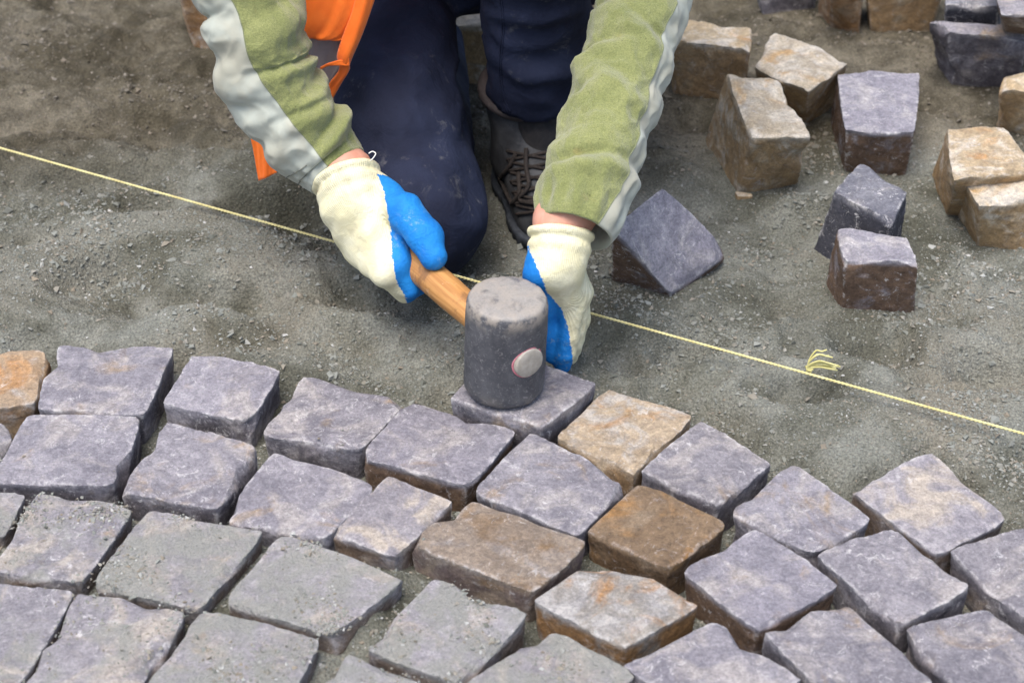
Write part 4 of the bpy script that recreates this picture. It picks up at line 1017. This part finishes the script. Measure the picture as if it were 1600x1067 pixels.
def sleeve(ctrl, ref, seam_fn, panel_w, folds, seed, cuff_fn, name_lab):
    """ctrl rows: x,y,z,r from shoulder to hem; folds: (distance from hem, angle, width, height, slant)"""
    nt = 330; C4 = catmull(ctrl, nt); path, rad = C4[:, :3], C4[:, 3]
    T, e1, e2 = frames(path, ref)
    seg = np.concatenate([[0], np.cumsum(np.linalg.norm(np.diff(path, axis=0), axis=1))]); dh = seg[-1]-seg
    def pts(th):          # th (nt, m)
        d = dh[:, None]+0*th
        q = np.stack([d*26, np.cos(th)*1.1+seed, np.sin(th)*1.1], -1).reshape(-1, 3)
        bul = np.zeros(th.shape)
        for (fd, fa, fw, fh, sl, sp) in folds:
            dt = (th-fa+math.pi) % (2*math.pi)-math.pi
            x = d-fd-sl*np.sin(dt)
            win = np.exp(-(dt/sp)**2)
            bul += (0.85 if seed > 2 else 0.95)*fh*win*(np.exp(-(x/fw)**2)-0.85*np.exp(-((x-1.25*fw)/(0.55*fw))**2))
        fd_ = sstep(0.012, 0.05, d)
        rg = 1-np.abs(fbm(q*A(1.25, 1.5, 1.5)+0.5*np.stack([pn(q*.7, seed+9)]*3, 1), 2, seed+5).reshape(th.shape))*3.2
        bul += .0021*np.clip(rg, -.4, 1)*(0.3+.7*fd_)-.0015
        bul += (.0042*fbm(q*A(1, 1, 1), 3, seed).reshape(th.shape)+.0022*pn(q*A(2.3, 1.6, 1.6), seed+2).reshape(th.shape))*(0.4+.6*fd_)
        q2 = np.stack([d*30, np.cos(th)*3.4, np.sin(th)*3.4], -1).reshape(-1, 3)
        gat = np.exp(-((d-.020)/.012)**2)
        bul += gat*(.0022*np.sin(th*13+3*pn(q2*.5, seed).reshape(th.shape)))
        r = rad[:, None]+bul
        return path[:, None]+r[..., None]*(np.cos(th)[..., None]*e1[:, None]+np.sin(th)[..., None]*e2[:, None])
    sm = seam_fn(dh)[:, None]
    def build(nm, a0, a1, m, mat, fine):
        th = a0+(a1-a0)*np.linspace(0, 1, m)[None, :]; G = pts(th)
        if fine:
            g = fbm(G.reshape(-1, 3)*260, 2, seed)*.0007; nrm = (np.cos(th)[..., None]*e1[:, None]+np.sin(th)[..., None]*e2[:, None])
            G = G+nrm*g.reshape(th.shape)[..., None]
        # hem turned inside
        inn = G[-1]+(path[-1]-G[-1])*.05; inn2 = G[-1]+(path[-1]-G[-1])*.08-T[-1]*.012; inn3 = G[-1]+(path[-1]-G[-1])*.10-T[-1]*.04
        G = np.concatenate([G, (inn+T[-1]*.001)[None], inn2[None], inn3[None]], 0)
        return mk(nm, G.reshape(-1, 3), grid_faces(nt+3, m), mat, person)
    a = build('sleeve', sm, sm-panel_w+2*math.pi, 150, M['fleece'], True)
    b = build('sleeve_panel', sm-panel_w, sm, 90, M['nylon'], False)
    a['label'] = 'green fleece sleeve ' + name_lab; b['label'] = 'pale sage panel of the sleeve ' + name_lab
    # double row of stitching round the elastic cuff
    th = (sm[0, 0]-panel_w+(panel_w)*np.linspace(0.03, .97, 60))
    rows = [] if 'mallet' in name_lab else None
    for dd in ((.017, .030) if rows is not None else ()):
        k = int(np.argmin(np.abs(dh-dd))); full = pts(np.broadcast_to(th[None], (nt, 60)))[k]; nrm = full-path[k]; nrm /= np.linalg.norm(nrm, axis=1)[:, None]
        rows.append(tube_vf(full+nrm*.0003, .0007, 6, T[k]))
    if rows: v, f = join_vf(rows); mk('stitching', v, f, M['stitch'], b)
    # raised seam cord between the two cloths
    ed = pts(np.concatenate([sm, sm-panel_w], 1)); cords = [tube_vf(ed[:, k]+0*path, .0006, 6, A(0.3, -.7, .6)) for k in (0, 1)]
    v, f = join_vf(cords); mk('seam', v, f, M['seam'], a)
    return a, b
camdir = unit(CAM-(WR+ER)/2)
c_r = CR
ctrl = [[*SR, .075], [*(SR*.5+ER*.5), .064], [*ER, .052], *[[*arm_r(x, y), r] for x, y, r in ((392, 10, .0500), (412, 100, .0490), (446, 165, .0475), (485, 218, .0445), (511, 249, .0395))], [*c_r, .0365]]
def mirrored(fl, s): return [(a, b*s, c, d, e*s, g) for a, b, c, d, e, g in fl]
# angle 0 faces the camera; the sign of +angle (image right or left) follows the tube's own frame
def side_sign(ctrl, ref):
    C4 = catmull(ctrl, 50)[:, :3]; T, e1, e2 = frames(C4, ref); return 1.0 if e2[-5][0] > 0 else -1.0
sg = side_sign(ctrl, camdir)
fr = [(.038, 1.0, .010, .0105, .012, 1.1), (.064, .3, .010, .0042, -.010, .9), (.088, 1.4, .012, .0055, .014, 1.0), (.120, .9, .010, .0065, -.006, 1.2),
      (.150, 1.6, .014, .0050, .01, .9), (.178, .6, .012, .0055, .012, 1.0), (.205, 1.3, .012, .0080, -.012, 1.1), (.235, .8, .014, .006, .01, 1.2),
      (.052, -1.1, .016, .0080, .012, .8), (.090, -1.0, .016, .0065, -.014, .8), (.132, -1.2, .018, .0075, .016, .8), (.180, -1.1, .018, .0070, -.012, .8)]
def seam_r(d): return sg*np.interp(d, [0, .04, .10, .2, .3], [-.10, -.05, -.10, -.32, -.4])
def seam_l(d): return sg2*np.interp(d, [0, .04, .10, .2, .3], [.55, .75, .80, .70, .65])
# panel spans from the seam towards the outer side of the arm
def run_sleeve(ctrl, ref, seam, s, outer, folds, seed, lab):
    # outer = +1: outer side lies at growing image angle
    if s*outer > 0: fn = lambda d: seam(d)+2.7; w = 2.7
    else: fn = seam; w = 2.7
    return sleeve(ctrl, ref, fn, w, folds, seed, None, lab)
SLR = run_sleeve(ctrl, camdir, seam_r, sg, -1, mirrored(fr, sg), 1.0, 'of the arm holding the mallet')
c_l = CL
ctrl2 = [[*SL, .075], [*(SL*.5+EL*.5), .064], [*EL, .049], *[[*(EL+(c_l-EL)*t), r] for t, r in ((.25, .0465), (.5, .0455), (.70, .0455), (.86, .0465), (.95, .0450), (1.0, .0405))]]
cam2 = unit(CAM-(WL+EL)/2); sg2 = side_sign(ctrl2, cam2)
fl = [(.050, -.3, .012, .0095, .016, 1.2), (.075, -1.2, .012, .0040, .01, .9), (.118, -1.2, .013, .0060, .030, .8), (.146, -.2, .016, .0055, -.022, .9),
      (.178, -1.0, .011, .0075, .016, .9), (.210, .1, .014, .0065, -.020, .8), (.232, -1.1, .012, .0070, .006, .9), (.262, -.4, .016, .006, -.016, 1.0),
      (.06, 1.2, .014, .006, .01, .7), (.10, 1.1, .014, .005, -.01, .7), (.15, 1.2, .016, .006, .01, .7), (.20, 1.1, .016, .005, -.01, .7)]
SLL = run_sleeve(ctrl2, cam2, seam_l, sg2, 1, mirrored(fl, sg2), 4.0, 'of the arm steadying the sett')
